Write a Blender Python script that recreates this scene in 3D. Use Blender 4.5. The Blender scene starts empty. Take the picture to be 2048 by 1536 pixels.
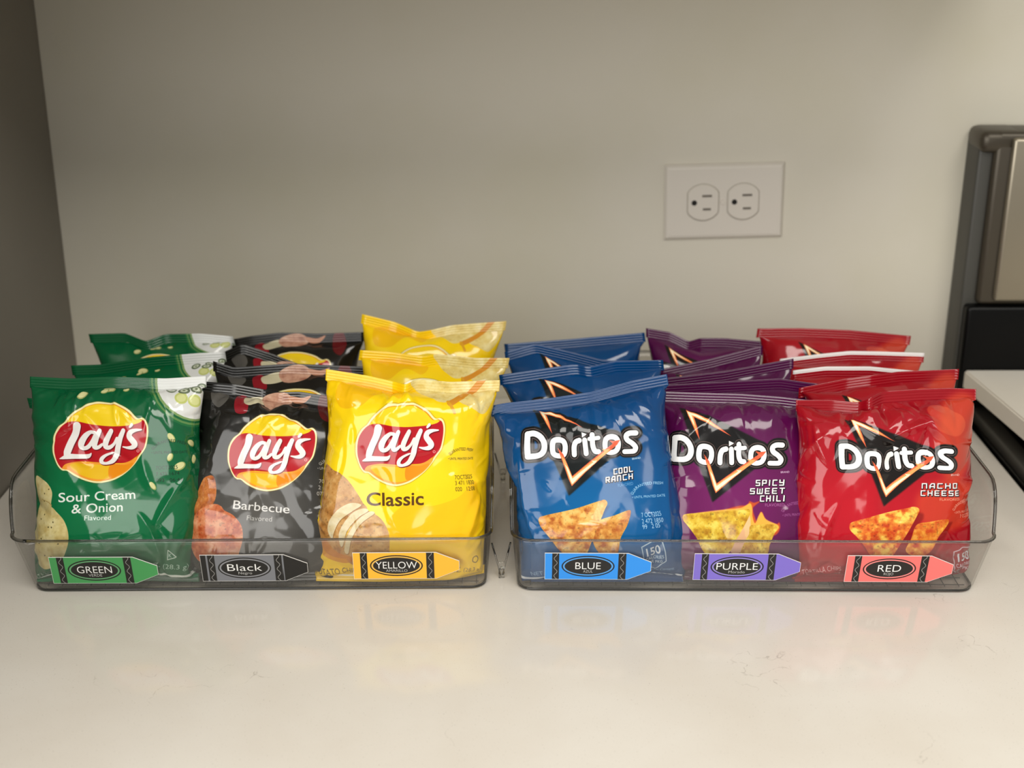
import bpy, bmesh, math, random
import numpy as np
from mathutils import Vector, Matrix

# ---------------------------------------------------------------- camera, world, lights, exposure
SC = bpy.context.scene
COL = SC.collection
CAM_Z = 0.493            # metres above the countertop (z = 0)
PITCH = math.radians(20.5)
F = 2730.0               # focal length in pixels of the 2048 x 1536 frame
cd = bpy.data.cameras.new('camera')
cam = bpy.data.objects.new('camera', cd); COL.objects.link(cam)
cd.sensor_width = 36.0; cd.lens = 36.0 * F / 2048.0
cd.clip_start = 0.02
cam.location = (0, 0, CAM_Z)
cam.rotation_euler = (math.pi / 2 - PITCH, 0, 0)
cd.dof.use_dof = True; cd.dof.focus_distance = 0.975; cd.dof.aperture_fstop = 6.5
SC.camera = cam
SC.view_settings.view_transform = 'Standard'
SC.view_settings.look = 'None'
SC.view_settings.gamma = 1.0
SC.view_settings.use_curve_mapping = False
SC.cycles.transparent_max_bounces = 24
SC.view_settings.exposure = 0.12
w = bpy.data.worlds.new('room_light'); SC.world = w; w.use_nodes = True
bg = w.node_tree.nodes['Background']
bg.inputs[0].default_value = (1.0, 0.97, 0.90, 1); bg.inputs[1].default_value = 0.34

def area(name, loc, target, sx, sy, power, color):
    l = bpy.data.lights.new(name, 'AREA'); l.shape = 'RECTANGLE'; l.size = sx; l.size_y = sy
    l.energy = power; l.color = color
    o = bpy.data.objects.new(name, l); COL.objects.link(o); o.location = loc
    o.rotation_euler = (Vector(target) - Vector(loc)).to_track_quat('-Z', 'Y').to_euler()
    return o
area('window_daylight', (-1.7, -2.3, 1.1), (0.1, 1.1, 0.2), 3.6, 2.2, 98, (1.0, 0.98, 0.94))
area('ceiling_panel', (0.45, -0.35, 1.75), (0.40, 0.1, 0.0), 1.4, 0.8, 27, (1.0, 0.96, 0.89))

# ---------------------------------------------------------------- helpers
def at(px, py, Y):
    """world point on the vertical plane y = Y seen at pixel (px, py) of the photograph"""
    a = (px - 1024.0) / F; b = (768.0 - py) / F
    d = Vector((a, math.cos(PITCH) + b * math.sin(PITCH), -math.sin(PITCH) + b * math.cos(PITCH)))
    t = Y / d.y
    return Vector((d.x * t, Y, CAM_Z + d.z * t))

def link(name, me, mats=None, parent=None, smooth=True):
    o = bpy.data.objects.new(name, me); COL.objects.link(o)
    for m in (mats if isinstance(mats, (list, tuple)) else [mats] if mats else []):
        me.materials.append(m)
    if parent: o.parent = parent
    if smooth:
        me.polygons.foreach_set('use_smooth', [True] * len(me.polygons))
    return o

def obj(name, bm, mats=None, parent=None, smooth=True):
    me = bpy.data.meshes.new(name)
    bmesh.ops.recalc_face_normals(bm, faces=bm.faces)
    bm.to_mesh(me); bm.free()
    return link(name, me, mats, parent, smooth)

def tag(o, label=None, cat=None, group=None, kind=None):
    if label: o['label'] = label
    if cat: o['category'] = cat
    if group: o['group'] = group
    if kind: o['kind'] = kind
    return o

def empty(name, loc=(0, 0, 0), rz=0.0):
    o = bpy.data.objects.new(name, None); COL.objects.link(o); o.location = loc; o.rotation_euler = (0, 0, rz)
    o.empty_display_size = 0.02
    return o

def box(bm, x0, x1, y0, y1, z0, z1, bevel=0.0, seg=2, M=None):
    r = bmesh.ops.create_cube(bm, size=1.0)
    vs = r['verts']
    for v in vs:
        v.co = Vector(((x0 + x1) / 2 + v.co.x * (x1 - x0), (y0 + y1) / 2 + v.co.y * (y1 - y0), (z0 + z1) / 2 + v.co.z * (z1 - z0)))
    if bevel > 0:
        es = {e for v in vs for e in v.link_edges}
        r2 = bmesh.ops.bevel(bm, geom=list(es), offset=bevel, segments=seg, profile=0.5, affect='EDGES')
        vs = list({v for f in r2['faces'] for v in f.verts} | {v for v in vs if v.is_valid})
    if M is not None:
        for v in vs:
            if v.is_valid: v.co = M @ v.co
    return vs

def autosmooth(o, ang=35):
    me = o.data
    try: me.set_sharp_from_angle(angle=math.radians(ang))
    except Exception: pass

def tube(bm, pts, r, seg=8, closed=False):
    pts = [Vector(p) for p in pts]; n = len(pts); rings = []
    up = Vector((0, 0, 1)); prev = None
    for i, p in enumerate(pts):
        if closed: t = pts[(i + 1) % n] - pts[i - 1]
        else: t = pts[min(i + 1, n - 1)] - pts[max(i - 1, 0)]
        t.normalize()
        a = prev - t * prev.dot(t) if prev is not None else (up - t * up.dot(t) if abs(t.z) < 0.95 else Vector((1, 0, 0)) - t * t.x)
        a.normalize(); prev = a; b = t.cross(a)
        rr = r[i] if isinstance(r, (list, tuple)) else r
        rings.append([bm.verts.new(p + (a * math.cos(2 * math.pi * k / seg) + b * math.sin(2 * math.pi * k / seg)) * rr) for k in range(seg)])
    m = n if closed else n - 1
    for i in range(m):
        A, B = rings[i], rings[(i + 1) % n]
        for k in range(seg):
            bm.faces.new((A[k], A[(k + 1) % seg], B[(k + 1) % seg], B[k]))
    if not closed:
        bm.faces.new(rings[0][::-1]); bm.faces.new(rings[-1])

def prism(bm, pts, depth_vec):
    """a flat outline (list of 3D points) given thickness along depth_vec"""
    a = [bm.verts.new(Vector(p)) for p in pts]; b = [bm.verts.new(Vector(p) + Vector(depth_vec)) for p in pts]
    bm.faces.new(a); bm.faces.new(b[::-1]); n = len(a)
    for i in range(n): bm.faces.new((a[i], b[i], b[(i + 1) % n], a[(i + 1) % n]))
    return a, b

# ---------------------------------------------------------------- materials
def mat(name, color=(0.5, 0.5, 0.5), rough=0.5, metal=0.0, spec=0.5, coat=0.0, noise=None, bump=None, coat_rough=0.05):
    m = bpy.data.materials.new(name); m.use_nodes = True
    nt = m.node_tree; p = nt.nodes['Principled BSDF']
    p.inputs['Base Color'].default_value = (*color, 1); p.inputs['Roughness'].default_value = rough
    p.inputs['Metallic'].default_value = metal; p.inputs['Specular IOR Level'].default_value = spec
    p.inputs['Coat Weight'].default_value = coat; p.inputs['Coat Roughness'].default_value = coat_rough
    if noise or bump:
        tc = nt.nodes.new('ShaderNodeTexCoord')
    if noise:                                   # (scale, second colour, low, high)
        n = nt.nodes.new('ShaderNodeTexNoise'); n.inputs['Scale'].default_value = noise[0]; n.inputs['Detail'].default_value = 6
        r = nt.nodes.new('ShaderNodeMapRange'); r.inputs[1].default_value = noise[2]; r.inputs[2].default_value = noise[3]
        mx = nt.nodes.new('ShaderNodeMix'); mx.data_type = 'RGBA'
        mx.inputs[6].default_value = (*color, 1); mx.inputs[7].default_value = (*noise[1], 1)
        nt.links.new(tc.outputs['Object'], n.inputs['Vector']); nt.links.new(n.outputs['Fac'], r.inputs[0])
        nt.links.new(r.outputs[0], mx.inputs[0]); nt.links.new(mx.outputs[2], p.inputs['Base Color'])
    if bump:                                    # (scale, strength, distance)
        n = nt.nodes.new('ShaderNodeTexNoise'); n.inputs['Scale'].default_value = bump[0]; n.inputs['Detail'].default_value = 5
        b = nt.nodes.new('ShaderNodeBump'); b.inputs['Strength'].default_value = bump[1]; b.inputs['Distance'].default_value = bump[2]
        nt.links.new(tc.outputs['Object'], n.inputs['Vector']); nt.links.new(n.outputs['Fac'], b.inputs['Height'])
        nt.links.new(b.outputs[0], p.inputs['Normal'])
    return m

def srgb(r, g, b):
    f = lambda c: (c / 255 / 12.92) if c / 255 <= 0.04045 else ((c / 255 + 0.055) / 1.055) ** 2.4
    return (f(r), f(g), f(b))

def thin_plastic(name, tint, haze, haze_col):
    """thin clear plastic wall: passes light with a grey tint, a little cloudiness, fresnel gloss"""
    m = bpy.data.materials.new(name); m.use_nodes = True; nt = m.node_tree; nt.nodes.clear()
    out = nt.nodes.new('ShaderNodeOutputMaterial')
    tr = nt.nodes.new('ShaderNodeBsdfTransparent'); tr.inputs[0].default_value = (*tint, 1)
    di = nt.nodes.new('ShaderNodeBsdfDiffuse'); di.inputs[0].default_value = (*haze_col, 1)
    gl = nt.nodes.new('ShaderNodeBsdfGlossy'); gl.inputs['Roughness'].default_value = 0.03
    lw = nt.nodes.new('ShaderNodeLayerWeight'); lw.inputs['Blend'].default_value = 0.5
    pw = nt.nodes.new('ShaderNodeMath'); pw.operation = 'POWER'; pw.inputs[1].default_value = 5.0
    fr = nt.nodes.new('ShaderNodeMath'); fr.operation = 'MULTIPLY_ADD'; fr.inputs[1].default_value = 0.55; fr.inputs[2].default_value = 0.03
    nt.links.new(lw.outputs['Facing'], pw.inputs[0]); nt.links.new(pw.outputs[0], fr.inputs[0])
    m1 = nt.nodes.new('ShaderNodeMixShader'); m1.inputs[0].default_value = haze
    m2 = nt.nodes.new('ShaderNodeMixShader')
    nt.links.new(tr.outputs[0], m1.inputs[1]); nt.links.new(di.outputs[0], m1.inputs[2])
    nt.links.new(fr.outputs[0], m2.inputs[0]); nt.links.new(m1.outputs[0], m2.inputs[1]); nt.links.new(gl.outputs[0], m2.inputs[2])
    nt.links.new(m2.outputs[0], out.inputs[0])
    return m

def glass(name, col, rough=0.02, ior=1.45):
    m = mat(name, col, rough); p = m.node_tree.nodes['Principled BSDF']
    p.inputs['Transmission Weight'].default_value = 1.0; p.inputs['IOR'].default_value = ior
    return m

def quartz():
    m = mat('white_quartz', srgb(226, 221, 211), 0.10, spec=0.5)
    nt = m.node_tree; p = nt.nodes['Principled BSDF']; tc = nt.nodes.new('ShaderNodeTexCoord')
    def tex(scale, detail, lo, hi, off=(0, 0, 0)):
        mp = nt.nodes.new('ShaderNodeMapping'); mp.inputs['Location'].default_value = off
        n = nt.nodes.new('ShaderNodeTexNoise'); n.inputs['Scale'].default_value = scale; n.inputs['Detail'].default_value = detail
        r = nt.nodes.new('ShaderNodeMapRange'); r.inputs[1].default_value = lo; r.inputs[2].default_value = hi
        nt.links.new(tc.outputs['Object'], mp.inputs[0]); nt.links.new(mp.outputs[0], n.inputs['Vector']); nt.links.new(n.outputs['Fac'], r.inputs[0])
        return r.outputs[0]
    def mix(fac, a, b):
        mx = nt.nodes.new('ShaderNodeMix'); mx.data_type = 'RGBA'
        if hasattr(a, 'node'): nt.links.new(a, mx.inputs[6])
        else: mx.inputs[6].default_value = (*a, 1)
        mx.inputs[7].default_value = (*b, 1); nt.links.new(fac, mx.inputs[0]); return mx.outputs[2]
    def mul(a, b, k=1.0):
        x = nt.nodes.new('ShaderNodeMath'); x.operation = 'MULTIPLY'; nt.links.new(a, x.inputs[0]); nt.links.new(b, x.inputs[1])
        y = nt.nodes.new('ShaderNodeMath'); y.operation = 'MULTIPLY'; nt.links.new(x.outputs[0], y.inputs[0]); y.inputs[1].default_value = k
        return y.outputs[0]
    c = mix(tex(9, 4, 0.35, 0.7), srgb(227, 222, 213), srgb(220, 213, 202))
    c = mix(tex(900, 2, 0.66, 0.80), c, srgb(176, 168, 156))                       # fine grey flecks
    # short dark wisps: thin level lines of a noise, only inside sparse patches
    n1 = tex(26, 3, 0.0, 1.0, (3, 1, 0))
    a = nt.nodes.new('ShaderNodeMath'); a.operation = 'SUBTRACT'; nt.links.new(n1, a.inputs[0]); a.inputs[1].default_value = 0.5
    b = nt.nodes.new('ShaderNodeMath'); b.operation = 'ABSOLUTE'; nt.links.new(a.outputs[0], b.inputs[0])
    r = nt.nodes.new('ShaderNodeMapRange'); r.inputs[1].default_value = 0.006; r.inputs[2].default_value = 0.0
    nt.links.new(b.outputs[0], r.inputs[0])
    c = mix(mul(r.outputs[0], mul(tex(11, 2, 0.60, 0.68, (7, 2, 0)), tex(300, 2, 0.35, 0.6), 1.0), 0.6), c, srgb(140, 130, 118))
    nt.links.new(c, p.inputs['Base Color'])
    return m
# ---------------------------------------------------------------- the room
XL, XR, YW = -0.433, 0.437, 1.28
def wall_paint():
    m = mat('wall_paint', srgb(210, 205, 191), 0.55, spec=0.3, noise=(5.0, srgb(205, 200, 182), 0.45, 0.7), bump=(260, 0.06, 0.001))
    return m
M_wall = wall_paint()
M_side = mat('shaded_side_grey', srgb(124, 119, 110), 0.45, spec=0.3, bump=(300, 0.04, 0.001))  # shade on the left wall is partly put into this darker grey
bm = bmesh.new(); box(bm, XL - 0.30, 1.9, YW, YW + 0.1, -0.9, 1.5)
tag(obj('wall_back', bm, M_wall, smooth=False), kind='structure')
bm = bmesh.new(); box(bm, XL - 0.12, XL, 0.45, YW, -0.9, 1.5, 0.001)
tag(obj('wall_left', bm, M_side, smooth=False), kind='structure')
bm = bmesh.new(); box(bm, -3, 3, -3, YW + 0.1, -0.95, -0.9)
tag(obj('floor', bm, mat('floor_tile', srgb(150, 140, 125), 0.4, noise=(3, srgb(130, 120, 106), 0.4, 0.6)), smooth=False), kind='structure')
# cabinets above the counter: their underside is just over the picture and shades the wall
M_cab = mat('white_cabinet', srgb(214, 209, 198), 0.35)
cab = empty('wall_cabinet', ((XL + XR) / 2, YW, 0.47))
tag(cab, 'white wall cabinet mounted above the countertop', 'cabinet')
bm = bmesh.new(); box(bm, -0.434, 0.434, -0.31, -0.001, 0, 0.76, 0.002); obj('body', bm, M_cab, cab, smooth=False)
for s in (-1, 1):
    bm = bmesh.new(); box(bm, *((-0.432, -0.002) if s < 0 else (0.002, 0.432)), -0.332, -0.312, 0.0, 0.76, 0.002)
    d = obj('door', bm, M_cab, cab, smooth=False)
    bm = bmesh.new(); tube(bm, [(s * 0.05, -0.332, 0.05), (s * 0.05, -0.357, 0.05), (s * 0.05, -0.357, 0.17), (s * 0.05, -0.332, 0.17)], 0.005)
    obj('handle', bm, mat('brushed_nickel', (0.55, 0.53, 0.5), 0.3, 1.0), d)
# worktop and the base below it
ct = empty('countertop', (0, YW, 0))
tag(ct, 'white speckled quartz countertop under both clear bins', 'countertop')
bm = bmesh.new(); box(bm, XL + 0.0005, XR, 0.60 - YW, -0.0005, -0.03, 0, 0.0025, 3)
o = obj('slab', bm, quartz(), ct); autosmooth(o)
bm = bmesh.new(); box(bm, XL + 0.002, XR - 0.002, 0.64 - YW, -0.001, -0.88, -0.0305)
obj('base_cabinet', bm, M_cab, ct, smooth=False)

# ---------------------------------------------------------------- wall outlet, lying on its side
M_plate = mat('outlet_plastic', srgb(214, 208, 198), 0.28, spec=0.5)
M_slot = mat('slot_dark', srgb(110, 103, 94), 0.6)
M_hole = mat('ground_hole', srgb(18, 16, 14), 0.8)
c = at(1446.5, 401, YW)
pl = empty('wall_outlet', (c.x, YW, c.z)); pl.rotation_euler = (0, math.radians(-1.5), 0)
tag(pl, 'white double power outlet mounted sideways on the wall', 'outlet')
PWH, PHH = 0.0565, 0.0362
bm = bmesh.new()
loops = [(0, 0.0), (0.0, -0.0022), (0.0022, -0.0052), (0.0045, -0.0058)]
rings = []
for ins, yy in loops:
    rings.append([bm.verts.new((sx * (PWH - ins), yy, sz * (PHH - ins))) for sx, sz in ((-1, -1), (1, -1), (1, 1), (-1, 1))])
for a, b in zip(rings, rings[1:]):
    for i in range(4): bm.faces.new((a[i], a[(i + 1) % 4], b[(i + 1) % 4], b[i]))
bm.faces.new(rings[-1]); bm.faces.new(rings[0][::-1])
obj('cover_plate', bm, M_plate, pl, smooth=False)
for s in (-1, 1):
    cx = s * 0.0190 - 0.001
    bm = bmesh.new()                       # rounded face with two flattened ends
    def face_outline(r, flat):
        return [(cx + max(-flat, min(flat, r * math.cos(t))), r * math.sin(t)) for t in [2 * math.pi * k / 48 for k in range(48)]]
    rr = []
    for r_, yy in ((0.0173, -0.0050), (0.0173, -0.0068), (0.0165, -0.0075)):
        rr.append([bm.verts.new((x, yy, z)) for x, z in face_outline(r_, r_ * 0.84)])
    for a, b in zip(rr, rr[1:]):
        for i in range(48): bm.faces.new((a[i], a[(i + 1) % 48], b[(i + 1) % 48], b[i]))
    bm.faces.new(rr[-1])
    rc = obj('receptacle', bm, M_plate, pl); autosmooth(rc)
    bm = bmesh.new()                       # shadow gap around the face
    ro = [[bm.verts.new((x, yy, z)) for x, z in face_outline(r_, r_ * 0.84)] for r_, yy in ((0.0182, -0.00585), (0.0182, -0.0061), (0.0172, -0.0061))]
    for a, b in zip(ro, ro[1:]):
        for i in range(48): bm.faces.new((a[i], a[(i + 1) % 48], b[(i + 1) % 48], b[i]))
    obj('gap', bm, mat('gap_grey', srgb(176, 170, 158), 0.6), rc)
    for zz, hw in ((0.0064, 0.0046), (-0.0064, 0.0038)):
        bm = bmesh.new(); box(bm, cx + 0.0035 - hw, cx + 0.0035 + hw, -0.0077, -0.0070, zz - 0.0011, zz + 0.0011)
        obj('slot', bm, M_slot, rc, smooth=False)
    bm = bmesh.new()
    bmesh.ops.create_cone(bm, cap_ends=True, segments=20, radius1=0.0026, radius2=0.0026, depth=0.0007, matrix=Matrix.Translation((cx - 0.0085, -0.00735, 0)) @ Matrix.Rotation(math.pi / 2, 4, 'X'))
    obj('ground_hole', bm, M_hole, rc, smooth=False)
bm = bmesh.new()
bmesh.ops.create_cone(bm, cap_ends=True, segments=20, radius1=0.0030, radius2=0.0026, depth=0.0014, matrix=Matrix.Translation((-0.001, -0.0062, 0)) @ Matrix.Rotation(math.pi / 2, 4, 'X'))
box(bm, -0.0034, 0.0014, -0.00705, -0.0068, -0.0004, 0.0004)
obj('screw', bm, M_plate, pl, smooth=False)

# ---------------------------------------------------------------- stove at the right
M_black = mat('black_enamel', srgb(7, 7, 7), 0.3, spec=0.15)
M_dark = mat('dark_bronze_steel', srgb(74, 68, 58), 0.38, metal=0.5)
M_steel = mat('brushed_steel', srgb(150, 142, 126), 0.36, metal=0.85, bump=(40, 0.05, 0.001))
M_grey = mat('charcoal_side', srgb(62, 61, 56), 0.5)
st = empty('stove', (0.427, YW, 0)); X0, Y0 = 0.427, YW
tag(st, 'black and steel stove with raised backguard beside the countertop', 'stove')
def part(name, m, x0, x1, y0, y1, z0, z1, bev=0.0, parent=st):
    bm = bmesh.new(); box(bm, x0 - X0, x1 - X0, y0 - Y0, y1 - Y0, z0, z1, bev, 3)
    o = obj(name, bm, m, parent); autosmooth(o); return o
part('body', M_black, 0.444, 1.20, 0.60, 1.2795, -0.88, -0.004, 0.003)
part('cooktop', M_black, 0.462, 1.19, 0.64, 1.232, -0.004, 0.004, 0.002)
part('side_trim', M_grey, 0.445, 0.461, 0.62, 1.232, -0.004, 0.009, 0.002)
part('backguard_side', M_grey, 0.427, 0.449, 1.244, 1.2795, 0.0, 0.262, 0.003)
part('backguard_base', M_black, 0.430, 1.20, 1.232, 1.2785, 0.0, 0.110, 0.004)
bm = bmesh.new()                           # steel console with a rounded rolled edge at its end
fr_o = []
cpf = part('console_frame', M_dark, 0.4395, 1.20, 1.236, 1.278, 0.1105, 0.274, 0.005)
part('end_cap', M_dark, 0.4255, 0.466, 1.2357, 1.279, 0.254, 0.2745, 0.0075)
cp = part('control_panel', M_steel, 0.4530, 1.19, 1.230, 1.237, 0.1155, 0.2695, 0.0035)
for k, kx in enumerate((0.60, 0.70, 0.95, 1.05)):
    bm = bmesh.new(); bmesh.ops.create_cone(bm, cap_ends=True, segments=28, radius1=0.021, radius2=0.018, depth=0.022, matrix=Matrix.Translation((kx - X0, 1.220 - Y0, 0.19)) @ Matrix.Rotation(math.pi / 2, 4, 'X'))
    kb = obj('knob', bm, M_black, cp); autosmooth(kb)
bm = bmesh.new()
for gx in (0.50, 0.56, 0.62, 0.68): tube(bm, [(gx - X0, 0.70 - Y0, 0.024), (gx - X0, 1.20 - Y0, 0.024)], 0.004, 6)
for gy in (0.70, 0.83, 0.95, 1.08, 1.20):
    tube(bm, [(0.50 - X0, gy - Y0, 0.024), (0.68 - X0, gy - Y0, 0.024)], 0.004, 6)
    for gx in (0.50, 0.68): tube(bm, [(gx - X0, gy - Y0, 0.003), (gx - X0, gy - Y0, 0.024)], 0.004, 6)
obj('grate', bm, M_black, st)
# pale board laid over the burners, turned a few degrees
sc_ = empty('stove_cover', (0.434, 1.232, 0.0285), math.radians(5.4))
tag(sc_, 'pale board laid over the burners of the stove', 'board')
M_board = mat('pale_board', srgb(226, 221, 210), 0.45, noise=(6, srgb(218, 212, 200), 0.4, 0.7))
bm = bmesh.new()
loc = sc_.matrix_basis.inverted()
prism(bm, [loc @ Vector((x, y, 0.0285)) for x, y in ((0.434, 1.2315), (1.19, 1.2315), (1.19, 0.66), (0.489, 0.66))], (0, 0, 0.0185))
bmesh.ops.bevel(bm, geom=bm.edges[:], offset=0.0015, segments=2, affect='EDGES')
o = obj('panel', bm, M_board, sc_); autosmooth(o)
# film positions of the six printed fronts (fitted once)
ART = {
    'green': [[0.5169, 0.4831, -0.0086, -0.0327, 0.0124, -0.0219, 0.0876, 0.0064, 0.0532, 0.0098], [0.5014, 0.0067, -0.3885, 0.0057, 0.005, -0.0173, -0.0059, -0.0006, -0.0037, -0.0672], [225.7, 969.3, 0, 0, 0, 0, 0, 0, 0, 0]],
    'black': [[0.519, 0.5292, 0.063, -0.0253, 0.0055, -0.0394, 0.0945, 0.019, 0.1022, -0.025], [0.4965, 0.0208, -0.4016, 0.0105, -0.0265, -0.0084, -0.003, 0.0056, 0.0232, -0.0948], [527.7, 977.7, 0, 0, 0, 0, 0, 0, 0, 0]],
    'yellow': [[0.5078, 0.4743, 0.0265, -0.0002, -0.0101, -0.0211, 0.0859, 0.0197, 0.0492, -0.0025], [0.5087, 0.0248, -0.3843, -0.0116, -0.0079, -0.0248, -0.0105, 0.0055, 0.0086, -0.075], [807.7, 970.9, 0, 0, 0, 0, 0, 0, 0, 0]],
    'blue': [[0.4953, 0.4736, -0.0759, 0.0017, 0.019, 0.0111, 0.0634, -0.0182, 0.0777, 0.0027], [0.5066, -0.0499, -0.4042, 0.0008, 0.0237, -0.0338, -0.0074, 0.0118, -0.0245, -0.0903], [1189.4, 986.7, 0, 0, 0, 0, 0, 0, 0, 0]],
    'purple': [[0.4873, 0.5091, 0.0092, 0.018, 0.026, 0.0263, 0.1054, -0.0053, 0.134, -0.0079], [0.4911, 0.0055, -0.4011, 0.0311, 0.0083, -0.0059, -0.0078, -0.0087, 0.0122, -0.1063], [1477.2, 981.2, 0, 0, 0, 0, 0, 0, 0, 0]],
    'red': [[0.4817, 0.4712, 0.0157, 0.0332, 0.0079, 0.0256, 0.0556, 0.0282, 0.0629, -0.0162], [0.5128, -0.0153, -0.4127, -0.0217, 0.006, -0.031, 0.0048, -0.0055, -0.0162, -0.1041], [1775.6, 987.4, 0, 0, 0, 0, 0, 0, 0, 0]],
}
# ---------------------------------------------------------------- chip bags: an inflated tube of film between two sealed edges
def resample(P, n):
    P = np.array([list(p) for p in P], float)
    # smooth the corners a little, keep end points
    d = np.r_[0, np.cumsum(np.linalg.norm(np.diff(P, axis=0), axis=1))]
    t = np.linspace(0, d[-1], 6 * n)
    Q = np.stack([np.interp(t, d, P[:, k]) for k in range(3)], 1)
    k = max(1, int(6 * n * 0.02)); ker = np.ones(2 * k + 1) / (2 * k + 1)
    Qp = np.concatenate([2 * Q[0] - Q[k:0:-1], Q, 2 * Q[-1] - Q[-2:-k - 2:-1]])
    Q = np.stack([np.convolve(Qp[:, i], ker, 'valid') for i in range(3)], 1)
    d = np.r_[0, np.cumsum(np.linalg.norm(np.diff(Q, axis=0), axis=1))]
    t = np.linspace(0, d[-1], n)
    return np.stack([np.interp(t, d, Q[:, k]) for k in range(3)], 1), d[-1]

def smooth_noise(rng, shape, cells):
    a = rng.standard_normal((cells[0] + 3, cells[1] + 3))
    y = np.linspace(0, cells[0], shape[0]); x = np.linspace(0, cells[1], shape[1])
    yi = y.astype(int); xi = x.astype(int); fy = (y - yi)[:, None]; fx = (x - xi)[None]
    fy = fy * fy * (3 - 2 * fy); fx = fx * fx * (3 - 2 * fx)
    g = lambda i, j: a[np.ix_(yi + i, xi + j)]
    return (g(0, 0) * (1 - fy) * (1 - fx) + g(1, 0) * fy * (1 - fx) + g(0, 1) * (1 - fy) * fx + g(1, 1) * fy * fx)

def relax(P, top, bot, M, N, rw, rh, nrm, tf, tb, steps, iters, seed, fat, slack_c=0.06, mid=None, press=1.0, lim=None, dents=None, bend=0.02):
    """position based film: P is (N+1, 2M, 3), periodic across; rows 0 and N are the sealed lines"""
    rng = np.random.default_rng(seed)
    Q = P.copy(); ie = np.arange(0, 2 * M, 2); io = np.arange(1, 2 * M, 2); ion = (io + 1) % (2 * M)
    rd = math.hypot(rw, rh)
    W = np.ones((N + 1, 1, 1), np.float32); W[0] = 0; W[-1] = 0
    lump = 1 + 0.55 * smooth_noise(rng, (N + 1, 2 * M), (9, 16))
    lump[:, -3:] = lump[:, :3]
    vprof = (np.linspace(0, 1, N + 1)[:, None])
    lump = lump * (1.0 + fat * (0.5 - vprof))
    def con(sa, sb, rest, kc=slack_c, ke=0.5):
        A = P[sa]; B = P[sb]; d = B - A
        L = np.sqrt((d * d).sum(-1, keepdims=True)) + 1e-9
        e = (L - rest) / L
        e = np.where(e > 0, e * ke * 2, e * kc * 2)
        wa = W[sa[0]]; wb = W[sb[0]]; ws = wa + wb; ws = np.where(ws == 0, 1, ws)
        c = d * e
        P[sa] = A + c * (wa / ws); P[sb] = B - c * (wb / ws)
    al = slice(None); r0e = slice(0, N, 2); r1e = slice(1, N + 1, 2); r0o = slice(1, N, 2); r1o = slice(2, N + 1, 2)
    if N % 2 == 0: pairs = [(slice(0, N - 1, 2), slice(1, N, 2)), (slice(1, N, 2), slice(2, N + 1, 2))]
    else: pairs = [(slice(0, N, 2), slice(1, N + 1, 2)), (slice(1, N - 1, 2), slice(2, N, 2))]
    prof = np.clip(0.10 + np.linspace(0, 1, N + 1) * 5.5, 0, 1)[:, None, None]; tf = tf * prof; tb = tb * prof
    for s in range(steps):
        vel = (P - Q) * 0.90; vel[0] = 0; vel[-1] = 0; Q = P.copy()
        du = np.roll(P, -1, 1) - np.roll(P, 1, 1); dv = np.zeros_like(P); dv[1:-1] = P[2:] - P[:-2]
        n = np.cross(du, dv); n /= (np.sqrt((n * n).sum(-1, keepdims=True)) + 1e-12)
        P += vel + n * (lump[..., None] * (0.00045 * press))
        P[0, :, :] = Q[0]; P[-1] = Q[-1]
        for it in range(iters):
            con((al, ie), (al, io), rw); con((al, io), (al, ion), rw)
            for a, b in pairs: con((a, al), (b, al), rh)
            # shear, both ways
            for a, b in pairs:
                R = P[b]; 
                for sh in (1, -1):
                    A = P[a]; Bv = np.roll(P[b], -sh, 1); d = Bv - A
                    L = np.sqrt((d * d).sum(-1, keepdims=True)) + 1e-9
                    e = (L - rd) / L; e = np.where(e > 0, e * 0.5, e * 0.05)
                    wa = W[a]; wb = W[b]; ws = wa + wb; ws = np.where(ws == 0, 1, ws); c = d * e
                    P[a] = A + c * (wa / ws); P[b] = P[b] - np.roll(c * (wb / ws), sh, 1)
        # a little bending stiffness
        lap = np.roll(P, 1, 1) + np.roll(P, -1, 1) - 2 * P
        lap[1:-1] += P[2:] + P[:-2] - 2 * P[1:-1]
        lap[0] = 0; lap[-1] = 0
        P += lap * bend
        # neighbours in the row keep it flat: soft limits in front and behind the middle surface
        off = ((P - mid) * nrm).sum(-1, keepdims=True)
        over = np.maximum(off - tf, 0) - np.maximum(-off - tb, 0)
        P -= nrm * over * 0.6
        if lim: lim(P)
        P[0] = Q[0]; P[-1] = Q[-1]
    return P

def upsample(P, M, N):
    h, w2, _ = P.shape
    y = np.linspace(0, h - 1, N + 1); yi = np.minimum(y.astype(int), h - 2); fy = (y - yi)[:, None, None]
    x = np.arange(2 * M) * (w2 / (2 * M)); xi = x.astype(int); fx = (x - xi)[None, :, None]; xj = (xi + 1) % w2
    a = P[yi][:, xi] * (1 - fx) + P[yi][:, xj] * fx
    b = P[yi + 1][:, xi] * (1 - fx) + P[yi + 1][:, xj] * fx
    return a * (1 - fy) + b * fy

VT, VB = 0.056, 0.050       # share of the printed height taken by the top and bottom seal

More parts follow.
